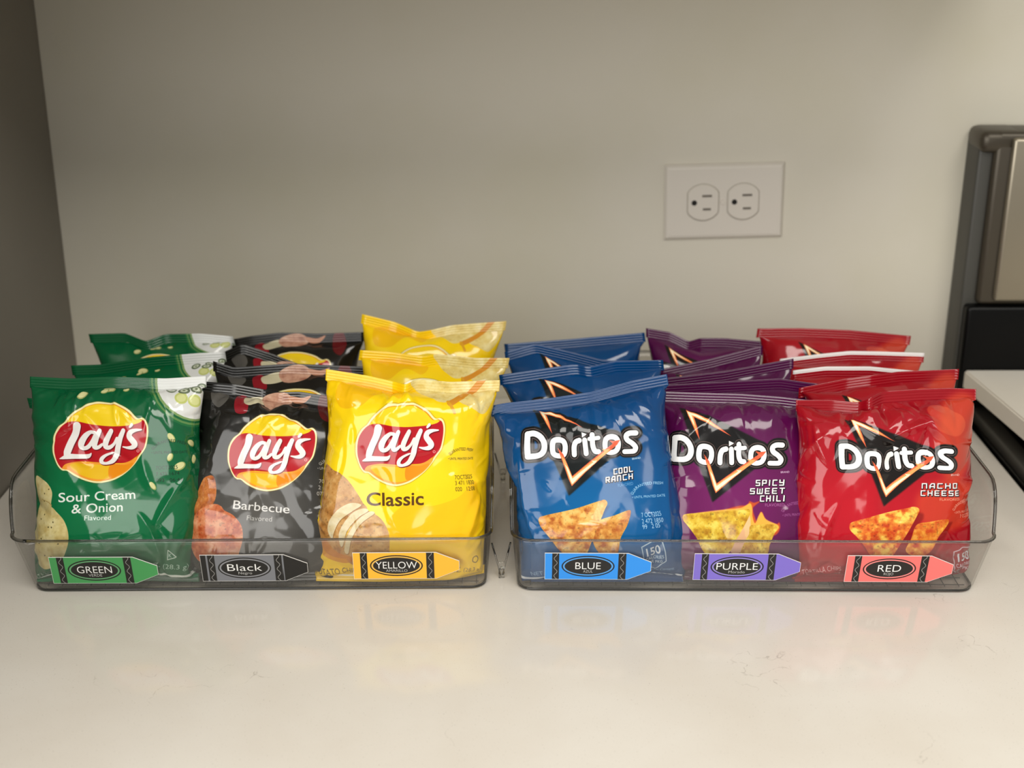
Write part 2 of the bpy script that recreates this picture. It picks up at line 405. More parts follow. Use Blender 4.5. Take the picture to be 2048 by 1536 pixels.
def creases(rng, M, N, n, wcm, hcm, amp, extra=()):
    """sharp little folds in the film: tent-shaped ridges and valleys with tapering ends"""
    u = np.linspace(0, 1, M + 1)[None] * wcm; v = np.linspace(0, 1, N + 1)[:, None] * hcm
    H = np.zeros((N + 1, M + 1))
    L = []
    for _ in range(n):
        # most folds start near the seals or the sides and run inwards
        k = rng.random()
        if k < 0.35: c = (rng.uniform(0.05, 0.95) * wcm, hcm * (1 - 0.14 * rng.random())); a = math.pi / 2 + rng.normal(0, 0.5); ln = rng.uniform(0.8, 2.4)
        elif k < 0.55: c = (rng.uniform(0.05, 0.95) * wcm, hcm * 0.15 * rng.random()); a = math.pi / 2 + rng.normal(0, 0.5); ln = rng.uniform(0.8, 2.2)
        elif k < 0.85:
            sd = rng.random() < 0.5; c = (wcm * (0.12 * rng.random() if sd else 1 - 0.12 * rng.random()), rng.uniform(0.1, 0.9) * hcm); a = rng.normal(0, 0.6); ln = rng.uniform(0.8, 2.4)
        else: c = (rng.uniform(0.1, 0.9) * wcm, rng.uniform(0.1, 0.9) * hcm); a = rng.uniform(0, math.pi); ln = rng.uniform(0.5, 1.6)
        L.append((c[0], c[1], a, ln, rng.uniform(0.25, 0.7), rng.uniform(0.4, 1.0) * amp * (1 if rng.random() < 0.5 else -1)))
    for e in extra: L.append((e[0] * wcm, e[1] * hcm) + tuple(e[2:]))
    for cx, cy, a, ln, wd, am in L:
        dx, dy = u - cx, v - cy; s_ = dx * math.cos(a) + dy * math.sin(a); t = -dx * math.sin(a) + dy * math.cos(a)
        t = t + 0.10 * s_ * s_ / max(ln, 0.3) * (1 if am > 0 else -1)
        e = np.clip(1 - (s_ / ln) ** 2, 0, 1); w_ = wd * (0.35 + 0.65 * e)
        H += am * e * np.maximum(0, 1 - np.abs(t) / w_) ** 1.3
    return H

def facets(rng, M, N, wcm, hcm, cell):
    """piecewise flat height field: random heights on a warped triangle net, so creases stay sharp and straight"""
    u = np.linspace(0, 1, M + 1)[None] * wcm + 0 * np.zeros((N + 1, 1)); v = np.linspace(0, 1, N + 1)[:, None] * hcm + 0 * u
    a = rng.uniform(0, math.pi); wx = smooth_noise(rng, u.shape, (4, 4)) * cell * 0.28; wy = smooth_noise(rng, u.shape, (4, 4)) * cell * 0.28
    x = ((u + wx) * math.cos(a) + (v + wy) * math.sin(a)) / cell + 40; y = (-(u + wx) * math.sin(a) + (v + wy) * math.cos(a)) / cell / 1.25 + 40
    T = rng.standard_normal((90, 90)); i, j = x.astype(int), y.astype(int); fx, fy = x - i, y - j
    h00, h10, h01, h11 = T[i, j], T[i + 1, j], T[i, j + 1], T[i + 1, j + 1]
    return np.where(fx + fy < 1, h00 + (h10 - h00) * fx + (h01 - h00) * fy, h11 + (h01 - h11) * (1 - fx) + (h10 - h11) * (1 - fy))

def make_bag(kind, label, group, top, bot, tf=0.020, tb=0.020, seed=1, fine=True, fat=0.5, hs=1.07, ws=1.0, seal_h=0.0082, white_edge=False, press=1.0, ncr=80, camp=0.0013, rough=0.0015, extra=(), lim=None, soft=True):
    """top, bot: world polylines (left to right) of the two seals' outer edges"""
    Mc, Nc = 32, 40
    M, N = (64, 80) if fine else (Mc, Nc)
    T_, _ = resample(top, M + 1); B_, _ = resample(bot, M + 1)
    vert = (T_.mean(0) - B_.mean(0)); hgt = np.linalg.norm(vert); vert /= hgt
    hor = (T_[-1] - T_[0]) + (B_[-1] - B_[0]); hor /= np.linalg.norm(hor)
    nrm = np.cross(hor, vert); nrm /= np.linalg.norm(nrm)            # towards the camera
    if nrm[1] > 0: nrm = -nrm
    S_ = T_ - vert * seal_h * np.linspace(1, 1, M + 1)[:, None]       # inner line of the top seal
    SB = B_ + vert * 0.0065
    def grid(M, N):
        Tq = S_[np.round(np.linspace(0, len(S_) - 1, M + 1)).astype(int)]; Bq = SB[np.round(np.linspace(0, len(SB) - 1, M + 1)).astype(int)]
        v = np.linspace(0, 1, N + 1)[:, None, None]
        G = Bq[None] * (1 - v) + Tq[None] * v
        full = np.concatenate([G, G[:, -2:0:-1]], 1)                  # back sheet runs right to left
        return full.astype(np.float64), Tq, Bq
    width = max(np.linalg.norm(np.diff(S_, axis=0), axis=1).sum(), np.linalg.norm(np.diff(SB, axis=0), axis=1).sum()) * ws
    Hrest = (np.linalg.norm((S_ - SB), axis=1).mean()) * hs
    rng = np.random.default_rng(seed)
    G, Tq, Bq = grid(Mc, Nc)
    mid = G.copy()
    P = G.copy()
    sgn = np.ones(2 * Mc); sgn[Mc + 1:] = -1; sgn[0] = 0; sgn[Mc] = 0
    vv = np.sin(np.linspace(0, math.pi, Nc + 1))[:, None]
    P += nrm * (sgn[None] * vv * (0.004 + 0.0012 * smooth_noise(rng, (Nc + 1, 2 * Mc), (9, 14))))[..., None]
    P = relax(P, Tq, Bq, Mc, Nc, width / Mc, Hrest / Nc, nrm, tf, tb, 70, 8, seed, fat, mid=mid, press=press, lim=lim)
    if fine:
        P = upsample(P, M, N); G, Tq, Bq = grid(M, N); P[0] = G[0]; P[-1] = G[-1]
        P[1:-1] += nrm * (0.0005 * smooth_noise(rng, (N + 1, 2 * M), (16, 26))[1:-1])[..., None]
        P = relax(P, Tq, Bq, M, N, width / M, Hrest / N, nrm, tf, tb, 18, 9, seed + 50, fat, mid=G, slack_c=0.25, press=press * 0.6, lim=lim, bend=0.008)
        M2, N2 = 2 * M, 2 * N
        P = upsample(P, M2, N2); G, Tq, Bq = grid(M2, N2)
        S_ = resample(S_, M2 + 1)[0]; SB = resample(SB, M2 + 1)[0]; T_ = resample(T_, M2 + 1)[0]; B_ = resample(B_, M2 + 1)[0]
        for _ in range(2):
            lap = np.roll(P, 1, 1) + np.roll(P, -1, 1) - 2 * P; lap[1:-1] += P[2:] + P[:-2] - 2 * P[1:-1]; lap[0] = 0; lap[-1] = 0; P += lap * 0.16
        M, N = M2, N2
        full = lambda a: np.concatenate([a, a[-2:0:-1]], 0)
        P[0] = full(SB); P[-1] = full(S_)
    du = np.roll(P, -1, 1) - np.roll(P, 1, 1); dv = np.zeros_like(P); dv[1:-1] = P[2:] - P[:-2]
    nn = np.cross(du, dv); nn /= (np.sqrt((nn * nn).sum(-1, keepdims=True)) + 1e-12)
    wcm, hcm = width * 100, Hrest * 100
    rc = np.random.default_rng(seed + 99)
    sn = smooth_noise(rc, (N + 1, M + 1), (5, 4)) + 0.45 * smooth_noise(rc, (N + 1, M + 1), (10, 8)); s2 = smooth_noise(rc, (N + 1, M + 1), (3, 3))
    Hc = -0.35 * rough * np.abs(sn) + 0.5 * rough * s2 + 0.62 * rough * facets(rc, M, N, wcm, hcm, 2.6) + 0.24 * rough * facets(rc, M, N, wcm, hcm, 1.15) + creases(np.random.default_rng(seed + 7), M, N, ncr, wcm, hcm, camp, extra)
    fade = np.minimum(1, np.minimum(np.arange(N + 1), N - np.arange(N + 1)) / (0.035 * N))[:, None]
    edge = np.minimum(1, np.minimum(np.arange(M + 1), M - np.arange(M + 1)) / (0.04 * M))[None]
    P[:, :M + 1] += nn[:, :M + 1] * (Hc * fade * edge)[..., None]
    if lim: lim(P)
    origin = Vector(list((SB[0] + SB[-1]) / 2)); origin.z = float(P[..., 2].min())
    root = empty('chip_bag', origin)
    tag(root, label, 'chip bag', group)
    og = np.array(origin)
    # pouch
    V = (P - og).reshape(-1, 3); w2 = 2 * M
    i = np.arange(w2); j = np.arange(N)
    I, J = np.meshgrid(i, j); I2 = (I + 1) % w2
    F_ = np.stack([J * w2 + I, J * w2 + I2, (J + 1) * w2 + I2, (J + 1) * w2 + I], -1).reshape(-1, 4)
    me = bpy.data.meshes.new('pouch'); me.from_pydata([], [], []) if False else None
    me.vertices.add(len(V)); me.vertices.foreach_set('co', V.astype(np.float32).ravel())
    me.loops.add(F_.size); me.loops.foreach_set('vertex_index', F_.ravel().astype(np.int32))
    me.polygons.add(len(F_)); me.polygons.foreach_set('loop_start', np.arange(0, F_.size, 4, dtype=np.int32))
    uu = np.where(I < M, I / M, (w2 - I) / M); uu2 = np.where(I < M, (I + 1) / M, (w2 - I - 1) / M)
    v0 = VB + (1 - VT - VB) * J / N; v1 = VB + (1 - VT - VB) * (J + 1) / N
    UV = np.stack([np.stack([uu, v0], -1), np.stack([uu2, v0], -1), np.stack([uu2, v1], -1), np.stack([uu, v1], -1)], 2).reshape(-1, 2)
    mi = np.where(I < M, 0, 1).reshape(-1)
    me.update(); me.validate()
    uvl = me.uv_layers.new(name='UVMap'); uvl.data.foreach_set('uv', UV.astype(np.float32).ravel())
    me.polygons.foreach_set('material_index', mi.astype(np.int32))
    po = link('pouch', me, [bag_material(kind), plain_material(kind)], root)
    po.data.update()
    if not fine:
        ss = po.modifiers.new('smooth', 'SUBSURF'); ss.levels = 1; ss.render_levels = 1
    # the two crimped seals: flat strips with raised ridges, front and back skin
    def seal(name, inner, outer, v_in, v_out, nr, edge_mat=None):
        bm = bmesh.new(); uvs = bm.loops.layers.uv.new('UVMap'); K = 4 * nr; n = len(inner)
        fr, bk = [], []
        for k in range(K + 1):
            t = k / K; ridge = 0.00015 * math.sin(2 * math.pi * t * nr) * (1 if 0 < t < 1 else 0)
            a, b = [], []
            for q in range(n):
                p = inner[q] * (1 - t) + outer[q] * t - og
                a.append(bm.verts.new(p + nrm * (0.00025 + ridge))); b.append(bm.verts.new(p - nrm * (0.00025 - ridge)))
            fr.append(a); bk.append(b)
        def quad(a, b, c, d, uv, m=0):
            f = bm.faces.new((a, b, c, d)); f.material_index = m; f.smooth = True
            for l, t in zip(f.loops, uv): l[uvs].uv = t
        for k in range(K):
            va = v_in + (v_out - v_in) * k / K; vb = v_in + (v_out - v_in) * (k + 1) / K
            for q in range(n - 1):
                ua, ub = q / (n - 1), (q + 1) / (n - 1)
                m = 1 if (edge_mat and k >= K - 6) else 0
                quad(fr[k][q], fr[k][q + 1], fr[k + 1][q + 1], fr[k + 1][q], ((ua, va), (ub, va), (ub, vb), (ua, vb)), m)
                quad(bk[k][q + 1], bk[k][q], bk[k + 1][q], bk[k + 1][q + 1], ((ub, va), (ua, va), (ua, vb), (ub, vb)), 1 if edge_mat else 0)
        for q in range(n - 1):
            quad(fr[K][q], fr[K][q + 1], bk[K][q + 1], bk[K][q], ((q / n, v_out),) * 4, 1 if edge_mat else 0)
        for q in (0, n - 1):
            for k in range(K): quad(fr[k][q], fr[k + 1][q], bk[k + 1][q], bk[k][q], ((q / n, v_in),) * 4)
        me = bpy.data.meshes.new(name); bm.to_mesh(me); bm.free()
        return link(name, me, [bag_material(kind)] + ([edge_mat] if edge_mat else []), root)
    s = seal('top_seal', S_, T_, 1 - VT, 1.0, 4, M_white_edge if white_edge else None)
    if white_edge: s['label'] = 'seal with a white folded edge'
    seal('bottom_seal', SB, B_, VB, 0.0, 3)
    return root, P

def atz(px, py, Z, lo=0.8925, hi=1.2):
    a = at(px, py, 1.0); k = (CAM_Z - Z) / (CAM_Z - a.z)
    p = Vector((a.x * k, k, Z))
    if p.y < lo: p = Vector((p.x * lo / p.y, lo, Z))
    return p

def in_bin(left):
    """keeps the film inside its bin: front wall leans out, floor, side walls"""
    x0, x1, y0 = (-0.3485, -0.0225, 0.8885) if left else (0.0070, 0.3360, 0.8865)
    fl, fr = (0.0100, 0.0030) if left else (0.0030, 0.0090)
    def lim(P):
        z = P[..., 2]; k = np.clip(z, 0, 0.055) / 0.046
        inside = z < 0.075
        xs = (P[..., 0] - (x0 + x1) / 2) * (0.0135 if left else -0.0085)
        P[..., 1] = np.where(z < 0.05, np.maximum(P[..., 1], y0 - 0.009 * k + xs), P[..., 1])
        P[..., 0] = np.where(inside, np.clip(P[..., 0], x0 - fl * k, x1 + fr * k), P[..., 0])
        P[..., 2] = np.maximum(z, 0.0032)
    return lim
# ---------------------------------------------------------------- flat print: a small polygon painter
class Canvas:
    def __init__(s, w, h, col, mp=None):
        s.w, s.h = w, h; s.img = np.empty((h, w, 3), np.float32); s.img[:] = np.array(col, np.float32) / 255
        s.mp = mp or (lambda p: p)
    def mask(s, conts):
        """nonzero-winding coverage of closed contours (in art coordinates); returns (mask, y0, y1, x0, x1)"""
        SS = 3; pts = [s.mp(np.asarray(c, float)) * (s.w, s.h) for c in conts]
        al = np.concatenate(pts); x0, y0 = np.floor(al.min(0)).astype(int) - 1; x1, y1 = np.ceil(al.max(0)).astype(int) + 2
        x0, y0 = max(0, x0), max(0, y0); x1, y1 = min(s.w, x1), min(s.h, y1)
        if x1 - x0 < 1 or y1 - y0 < 1: return None
        A = np.concatenate(pts); B = np.concatenate([np.roll(p, -1, 0) for p in pts])
        ay, by = (A[:, 1] - y0) * SS, (B[:, 1] - y0) * SS; ax, bx = A[:, 0] - x0, B[:, 0] - x0
        R = (y1 - y0) * SS; Wd = x1 - x0
        sg = np.where(by > ay, 1.0, -1.0); lo = np.minimum(ay, by); hi = np.maximum(ay, by)
        r0 = np.clip(np.ceil(lo - 0.5), 0, R).astype(int); r1 = np.clip(np.ceil(hi - 0.5), 0, R).astype(int)
        cnt = np.maximum(r1 - r0, 0); idx = np.repeat(np.arange(len(A)), cnt)
        if len(idx) == 0: return None
        st = np.repeat(np.cumsum(cnt) - cnt, cnt); rows = r0[idx] + (np.arange(len(idx)) - st)
        t = (rows + 0.5 - ay[idx]) / (by[idx] - ay[idx]); xx = np.clip(ax[idx] + (bx[idx] - ax[idx]) * t, 0, Wd - 1e-4)
        xi = xx.astype(int); fr = xx - xi
        buf = np.zeros(R * (Wd + 2), np.float64); base = rows * (Wd + 2) + xi
        np.add.at(buf, base, sg[idx] * (1 - fr)); np.add.at(buf, base + 1, sg[idx] * fr)
        c = np.clip(np.abs(np.cumsum(buf.reshape(R, Wd + 2), 1)[:, :Wd]), 0, 1)
        return c.reshape(y1 - y0, SS, Wd).mean(1).astype(np.float32), y0, y1, x0, x1
    def paint(s, conts, col, alpha=1.0, soft=0):
        m = s.mask(conts)
        if m is None: return
        k, y0, y1, x0, x1 = m
        if soft:
            pad = soft * 2; Y0, Y1, X0, X1 = max(0, y0 - pad), min(s.h, y1 + pad), max(0, x0 - pad), min(s.w, x1 + pad)
            K = np.zeros((Y1 - Y0, X1 - X0), np.float32); K[y0 - Y0:y1 - Y0, x0 - X0:x1 - X0] = k
            ker = np.ones(soft) / soft
            for _ in range(2):
                K = np.apply_along_axis(lambda v: np.convolve(v, ker, 'same'), 0, K); K = np.apply_along_axis(lambda v: np.convolve(v, ker, 'same'), 1, K)
            k, y0, y1, x0, x1 = K, Y0, Y1, X0, X1
        a = (k * alpha)[..., None]; sub = s.img[y0:y1, x0:x1]
        if callable(col):
            yy, xx = np.mgrid[y0:y1, x0:x1]; c = col((xx + 0.5) / s.w, (yy + 0.5) / s.h)
        else: c = np.array(col, np.float32) / 255
        s.img[y0:y1, x0:x1] = sub * (1 - a) + c * a
    def brush(s, pts, col, r=None, alpha=1.0, close=False, grow=0.0, xf=None, soft=0, curve=True, m=1.0):
        s.paint(brush_shape(pts, r, close, grow, xf, curve, m), col, alpha, soft)

def catmull(P, close=False, sub=8):
    P = np.asarray(P, float); n = len(P)
    if n < 3: return P
    Q = np.vstack([P[-1], P, P[0], P[1]]) if close else np.vstack([2 * P[0] - P[1], P, 2 * P[-1] - P[-2]])
    out = []
    for i in range(1, len(Q) - 2):
        p0, p1, p2, p3 = Q[i - 1:i + 3]
        for t in np.arange(sub) / sub:
            out.append(0.5 * (2 * p1 + (p2 - p0) * t + (2 * p0 - 5 * p1 + 4 * p2 - p3) * t * t + (3 * p1 - p0 - 3 * p2 + p3) * t ** 3))
    if not close: out.append(P[-1])
    return np.array(out)

def brush_shape(pts, r=None, close=False, grow=0.0, xf=None, curve=True, m=1.0):
    P = np.array([list(p) + ([r] if len(p) < 3 else []) for p in pts], float)
    if curve: P = catmull(P, close, 6)
    P[:, 2] = P[:, 2] * m + grow
    if close: P = np.vstack([P, P[:1]])
    cs = []; ang = np.linspace(0, 2 * np.pi, 17)[:-1]
    for a, b in zip(P, P[1:]):
        d = b[:2] - a[:2]; L = np.hypot(*d)
        if L > 1e-9:
            nn = np.array([-d[1], d[0]]) / L
            cs.append(np.array([a[:2] + nn * a[2], a[:2] - nn * a[2], b[:2] - nn * b[2], b[:2] + nn * b[2]]))
    for a in P: cs.append(np.stack([a[0] + np.cos(ang) * a[2], a[1] + np.sin(ang) * a[2]], 1))
    out = []
    for c in cs:
        x, y = c[:, 0], c[:, 1]
        if (x * np.roll(y, -1) - y * np.roll(x, -1)).sum() < 0: c = c[::-1]
        out.append(xf(c) if xf else c)
    return out

def ellipse(cx, cy, rx, ry, ang=0, n=40):
    t = np.linspace(0, 2 * np.pi, n + 1)[:-1]; x, y = rx * np.cos(t), ry * np.sin(t); c, s_ = math.cos(math.radians(ang)), math.sin(math.radians(ang))
    return np.stack([cx + x * c - y * s_, cy + x * s_ + y * c], 1)

_glyphs = {}
def glyph_tris(s, bold=0.0):
    if (s, bold) in _glyphs: return _glyphs[(s, bold)]
    cu = bpy.data.curves.new('t', 'FONT'); cu.body = s; cu.offset = bold; cu.resolution_u = 4
    o = bpy.data.objects.new('t', cu); COL.objects.link(o)
    bpy.context.view_layer.update()
    me = o.evaluated_get(bpy.context.evaluated_depsgraph_get()).to_mesh()
    me.calc_loop_triangles()
    V = np.array([v.co[:2] for v in me.vertices], float).reshape(-1, 2)
    T = np.array([t.vertices[:] for t in me.loop_triangles], int).reshape(-1, 3)
    o.to_mesh_clear(); bpy.data.objects.remove(o); bpy.data.curves.remove(cu)
    _glyphs[(s, bold)] = (V, T); return V, T

def text(cv, s, base, h, col, bold=0.0, alpha=1.0, slant=0.0, shadow=None, grow_dir=1):
    """write s along the polyline base (start to end), capital height h, y pointing down in art coordinates"""
    V, T = glyph_tris(s, bold)
    if not len(T): return
    cap = 0.70; x0, x1 = V[:, 0].min(), V[:, 0].max()
    t = (V[:, 0] + V[:, 1] * slant - x0) / (x1 - x0); y = V[:, 1] / cap * h
    Bp = catmull(base, False, 8) if len(base) > 2 else np.asarray(base, float)
    d = np.r_[0, np.cumsum(np.hypot(*np.diff(Bp, axis=0).T))]; L = d[-1]
    bx = np.interp(t * L, d, Bp[:, 0]); by = np.interp(t * L, d, Bp[:, 1])
    ex = np.interp(t * L + 0.5, d, Bp[:, 0]) - np.interp(t * L - 0.5, d, Bp[:, 0]); ey = np.interp(t * L + 0.5, d, Bp[:, 1]) - np.interp(t * L - 0.5, d, Bp[:, 1])
    q = np.hypot(ex, ey); ex /= q; ey /= q
    P = np.stack([bx + ey * y, by - ex * y * grow_dir], 1)
    tris = []
    for a in T:
        c = P[a]
        if (c[1, 0] - c[0, 0]) * (c[2, 1] - c[0, 1]) - (c[1, 1] - c[0, 1]) * (c[2, 0] - c[0, 0]) < 0: c = c[::-1]
        tris.append(c)
    if shadow: cv.paint([c + np.array(shadow[0]) for c in tris], shadow[1], alpha)
    cv.paint(tris, col, alpha)

# squared lettering (strokes on a 0..1 grid, y up)
SQ = {'A': [[(0, 0), (.0, .55), (.35, 1), (1, 1), (1, 0)], [(0, .35), (1, .35)]], 'C': [[(1, 1), (0, 1), (0, 0), (1, 0)]], 'E': [[(1, 1), (0, 1), (0, 0), (1, 0)], [(0, .5), (.9, .5)]],
      'H': [[(0, 0), (0, 1)], [(1, 0), (1, 1)], [(0, .5), (1, .5)]], 'I': [[(.5, 0), (.5, 1)]], 'L': [[(0, 1), (0, 0), (1, 0)]], 'N': [[(0, 0), (0, 1), (1, 1), (1, 0)]],
      'O': [[(0, 0), (0, 1), (1, 1), (1, 0), (0, 0)]], 'P': [[(0, 0), (0, 1), (1, 1), (1, .42), (0, .42)]], 'R': [[(0, 0), (0, 1), (1, 1), (1, .45), (0, .45)], [(.45, .45), (1, 0)]],
      'S': [[(1, 1), (0, 1), (0, .5), (1, .5), (1, 0), (0, 0)]], 'T': [[(.5, 0), (.5, 1)], [(0, 1), (1, 1)]], 'W': [[(0, 1), (0, 0), (1, 0), (1, 1)], [(.5, 0), (.5, .9)]],
      'Y': [[(0, 1), (0, .5), (1, .5)], [(1, 1), (1, 0), (0, 0)]]}
def square_text(cv, s, a, b, h, slant=0.12):
    a, b = np.array(a, float), np.array(b, float); d = b - a; L = np.hypot(*d); ex = d / L; ey = np.array([ex[1], -ex[0]])
    ws = [0.28 if c == 'I' else 1.25 if c == 'W' else 1.0 for c in s]; gap = 0.80; r = h * 0.092
    tot = sum(ws) + gap * (len(s) - 1); u = (L - 2 * r) / tot
    for grow, off, col in ((h * 0.09, (0.5, 0.9), (25, 15, 25)), (0, (0, 0), (245, 243, 240))):
        x = r; sh = []
        for c, w_ in zip(s, ws):
            for st in SQ[c]:
                pts = []
                for p in st:
                    y = r + p[1] * (h - 2 * r); q = a + ex * (x + p[0] * w_ * u + slant * (y - h / 2)) + ey * y + np.array(off); pts.append((q[0], q[1]))
                sh += brush_shape(pts, r, grow=grow, curve=False)
            x += (w_ + gap) * u
        cv.paint(sh, col)

def fbm(w, h, cell, seed, octv=4):
    rng = np.random.default_rng(seed); out = np.zeros((h, w), np.float32); amp = 1.0; tot = 0
    for o in range(octv):
        out += amp * smooth_noise(rng, (h, w), (max(2, int(h / cell)), max(2, int(w / cell)))).astype(np.float32); tot += amp; amp *= 0.55; cell = max(2.2, cell / 2)
    return out / tot

def affine(src, dst):
    A = np.hstack([np.asarray(src, float), np.ones((len(src), 1))]); X, *_ = np.linalg.lstsq(A, np.asarray(dst, float), rcond=None)
    return lambda p: np.hstack([np.asarray(p, float), np.ones((len(p), 1))]) @ X

# where each front print sits on its film: u, v as quadratics of the sheet position
def art_map(C):
    C = np.array(C)
    def f(p):
        x = (p[:, 0] - C[2, 0]) / 200; y = (p[:, 1] - C[2, 1]) / 200
        B = np.stack([np.ones_like(x), x, y, x * x, x * y, y * y, x ** 3, x * x * y, x * y * y, y ** 3], 1)
        return np.stack([B @ C[0], B @ C[1]], 1)
    return f
TW, TH_ = 896, 1120
MOT = fbm(TW, TH_, 34, 5, 4); SPK = fbm(TW, TH_, 9, 8, 2)
def crumb(base, dark, light, k=0.9, seed=0):
    b, d, l = [np.array(c, np.float32) / 255 for c in (base, dark, light)]
    def f(u, v):
        i = np.clip((v * TH_).astype(int), 0, TH_ - 1); j = np.clip((u * TW).astype(int), 0, TW - 1)
        m = np.roll(MOT, seed * 37, 1)[i, j] * k; s_ = np.roll(SPK, seed * 53, 0)[i, j]
        t = np.clip(m * 1.2, 0, 1)[..., None]; q = np.clip(-m * 1.2, 0, 1)[..., None]
        c = b * (1 - t - q) + l * t + d * q
        return c * (1 - (0.25 if k >= 0.9 else 0.06) * np.clip(s_ - 0.5, 0, 1)[..., None])
    return f
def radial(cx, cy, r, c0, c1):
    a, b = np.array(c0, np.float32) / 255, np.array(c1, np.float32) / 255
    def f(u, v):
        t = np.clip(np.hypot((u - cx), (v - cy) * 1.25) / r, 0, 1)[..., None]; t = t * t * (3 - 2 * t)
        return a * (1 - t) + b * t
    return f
def scale_pts(P, ox, oy, s):
    return [(ox + p[0] / s, oy + p[1] / s) + tuple(p[2:]) for p in P]

SUN_OUT = [(940, 68), (1100, 82), (1250, 125), (1400, 205), (1530, 315), (1620, 308), (1680, 350), (1708, 450), (1698, 600), (1660, 780), (1575, 910), (1450, 1080), (1300, 1225), (1100, 1350), (900, 1408), (740, 1415),
           (560, 1370), (400, 1290), (290, 1200), (215, 1188), (150, 1110), (100, 980), (72, 850), (82, 680), (118, 560), (190, 450), (290, 375), (370, 280), (500, 180), (640, 112), (800, 75)]
BANNER = [(150, 560), (230, 455), (310, 395), (400, 372), (520, 378), (700, 410), (900, 430), (1100, 438), (1300, 430), (1450, 412), (1560, 385), (1630, 348), (1668, 400), (1680, 500), (1665, 640), (1625, 790), (1545, 895),
          (1400, 1000), (1280, 1050), (1150, 1060), (950, 1055), (750, 1046), (550, 1033), (400, 1040), (280, 1070), (232, 1110), (205, 1148), (145, 1050), (110, 930), (100, 820), (112, 680)]
LAY = [[(475, 440, 66), (442, 560, 60), (360, 720, 58), (305, 850, 58), (290, 920, 48)],
       [(765, 540, 30), (690, 535, 32), (600, 600, 46), (532, 700, 54), (522, 775, 46), (570, 805, 36), (640, 775, 36), (705, 690, 30), (765, 590, 30)],
       [(850, 508, 36), (795, 610, 46), (748, 720, 50), (752, 785, 42), (810, 785, 32), (880, 735, 24)],
       [(1050, 512, 40), (985, 620, 48), (940, 715, 50), (945, 780, 42), (1010, 785, 36), (1090, 725, 26), (1150, 630, 26)],
       [(1268, 505, 38), (1212, 620, 46), (1165, 760, 50), (1125, 910, 50), (1055, 1020, 42), (935, 1066, 26), (855, 1045, 34), (860, 985, 36), (930, 925, 26), (1030, 885, 20), (1080, 870, 10)],
       [(1425, 412, 26), (1388, 448, 20)],
       [(1590, 492, 12), (1480, 502, 28), (1395, 535, 44), (1372, 600, 50), (1425, 668, 54), (1468, 730, 52), (1425, 780, 40), (1340, 790, 26), (1250, 775, 12)]]
LFOOT = [(185, 990), (205, 955), (240, 930), (300, 895), (420, 902), (560, 907), (640, 900), (685, 880), (682, 925), (645, 972), (580, 985), (400, 986)]

def lays_logo(cv, bbox):
    x0, y0, x1, y1 = bbox
    xf = affine([(72, 68), (1708, 68), (72, 1415), (1708, 1415)], [(x0, y0), (x1, y0), (x0, y1), (x1, y1)])
    out = catmull(SUN_OUT, True, 6); c = np.array([888, 742])
    cv.paint([xf(c + (out - c) * 1.022)], (120, 90, 30), 0.35)
    cv.paint([xf(out)], (250, 240, 180))
    inn = c + (out - c) * np.array([0.958, 0.952])
    cv.paint([xf(inn)], (226, 140, 20))
    cv.paint([xf(c + (inn - c) * 0.975 + np.array([-8, -6]))], lambda u, v: np.array((250, 214, 30), np.float32) / 255 + 0 * u[..., None])
    b = catmull(BANNER, True, 6)
    low = catmull([(330, 1100), (420, 1062), (700, 1080), (1000, 1095), (1250, 1092), (1420, 1060), (1300, 1190), (1050, 1320), (800, 1350), (560, 1300), (400, 1200)], True, 6)
    cv.paint([xf(catmull([(215, 1160), (245, 1100), (300, 1065), (420, 1040), (700, 1050), (1000, 1060), (1250, 1065), (1500, 960), (1400, 1120), (1200, 1270), (900, 1370), (740, 1375), (500, 1310), (300, 1180)], True, 5))], (250, 160, 50))
    cv.paint([xf(low)], (246, 196, 30))
    cv.paint([xf(catmull([(1000, 1100), (1250, 1092), (1430, 1050), (1300, 1190), (1000, 1330)], True, 5))], (244, 140, 20), 0.85)
    cv.paint([xf(b)], (186, 20, 34))
    sh = []
    for st in LAY: sh += brush_shape(st, m=0.97)
    foot = catmull(LFOOT, True, 4)
    if (foot[:, 0] * np.roll(foot[:, 1], -1) - foot[:, 1] * np.roll(foot[:, 0], -1)).sum() < 0: foot = foot[::-1]
    sh.append(foot)
    cv.paint([xf(s_ + np.array([12, 16])) for s_ in sh], (110, 5, 20))
    cv.paint([xf(s_) for s_ in sh], (246, 243, 240))
    cv.paint([xf(ellipse(1520, 845, 26, 24)), xf(ellipse(1520, 845, 15, 14)[::-1])], (240, 190, 190), 0.9)

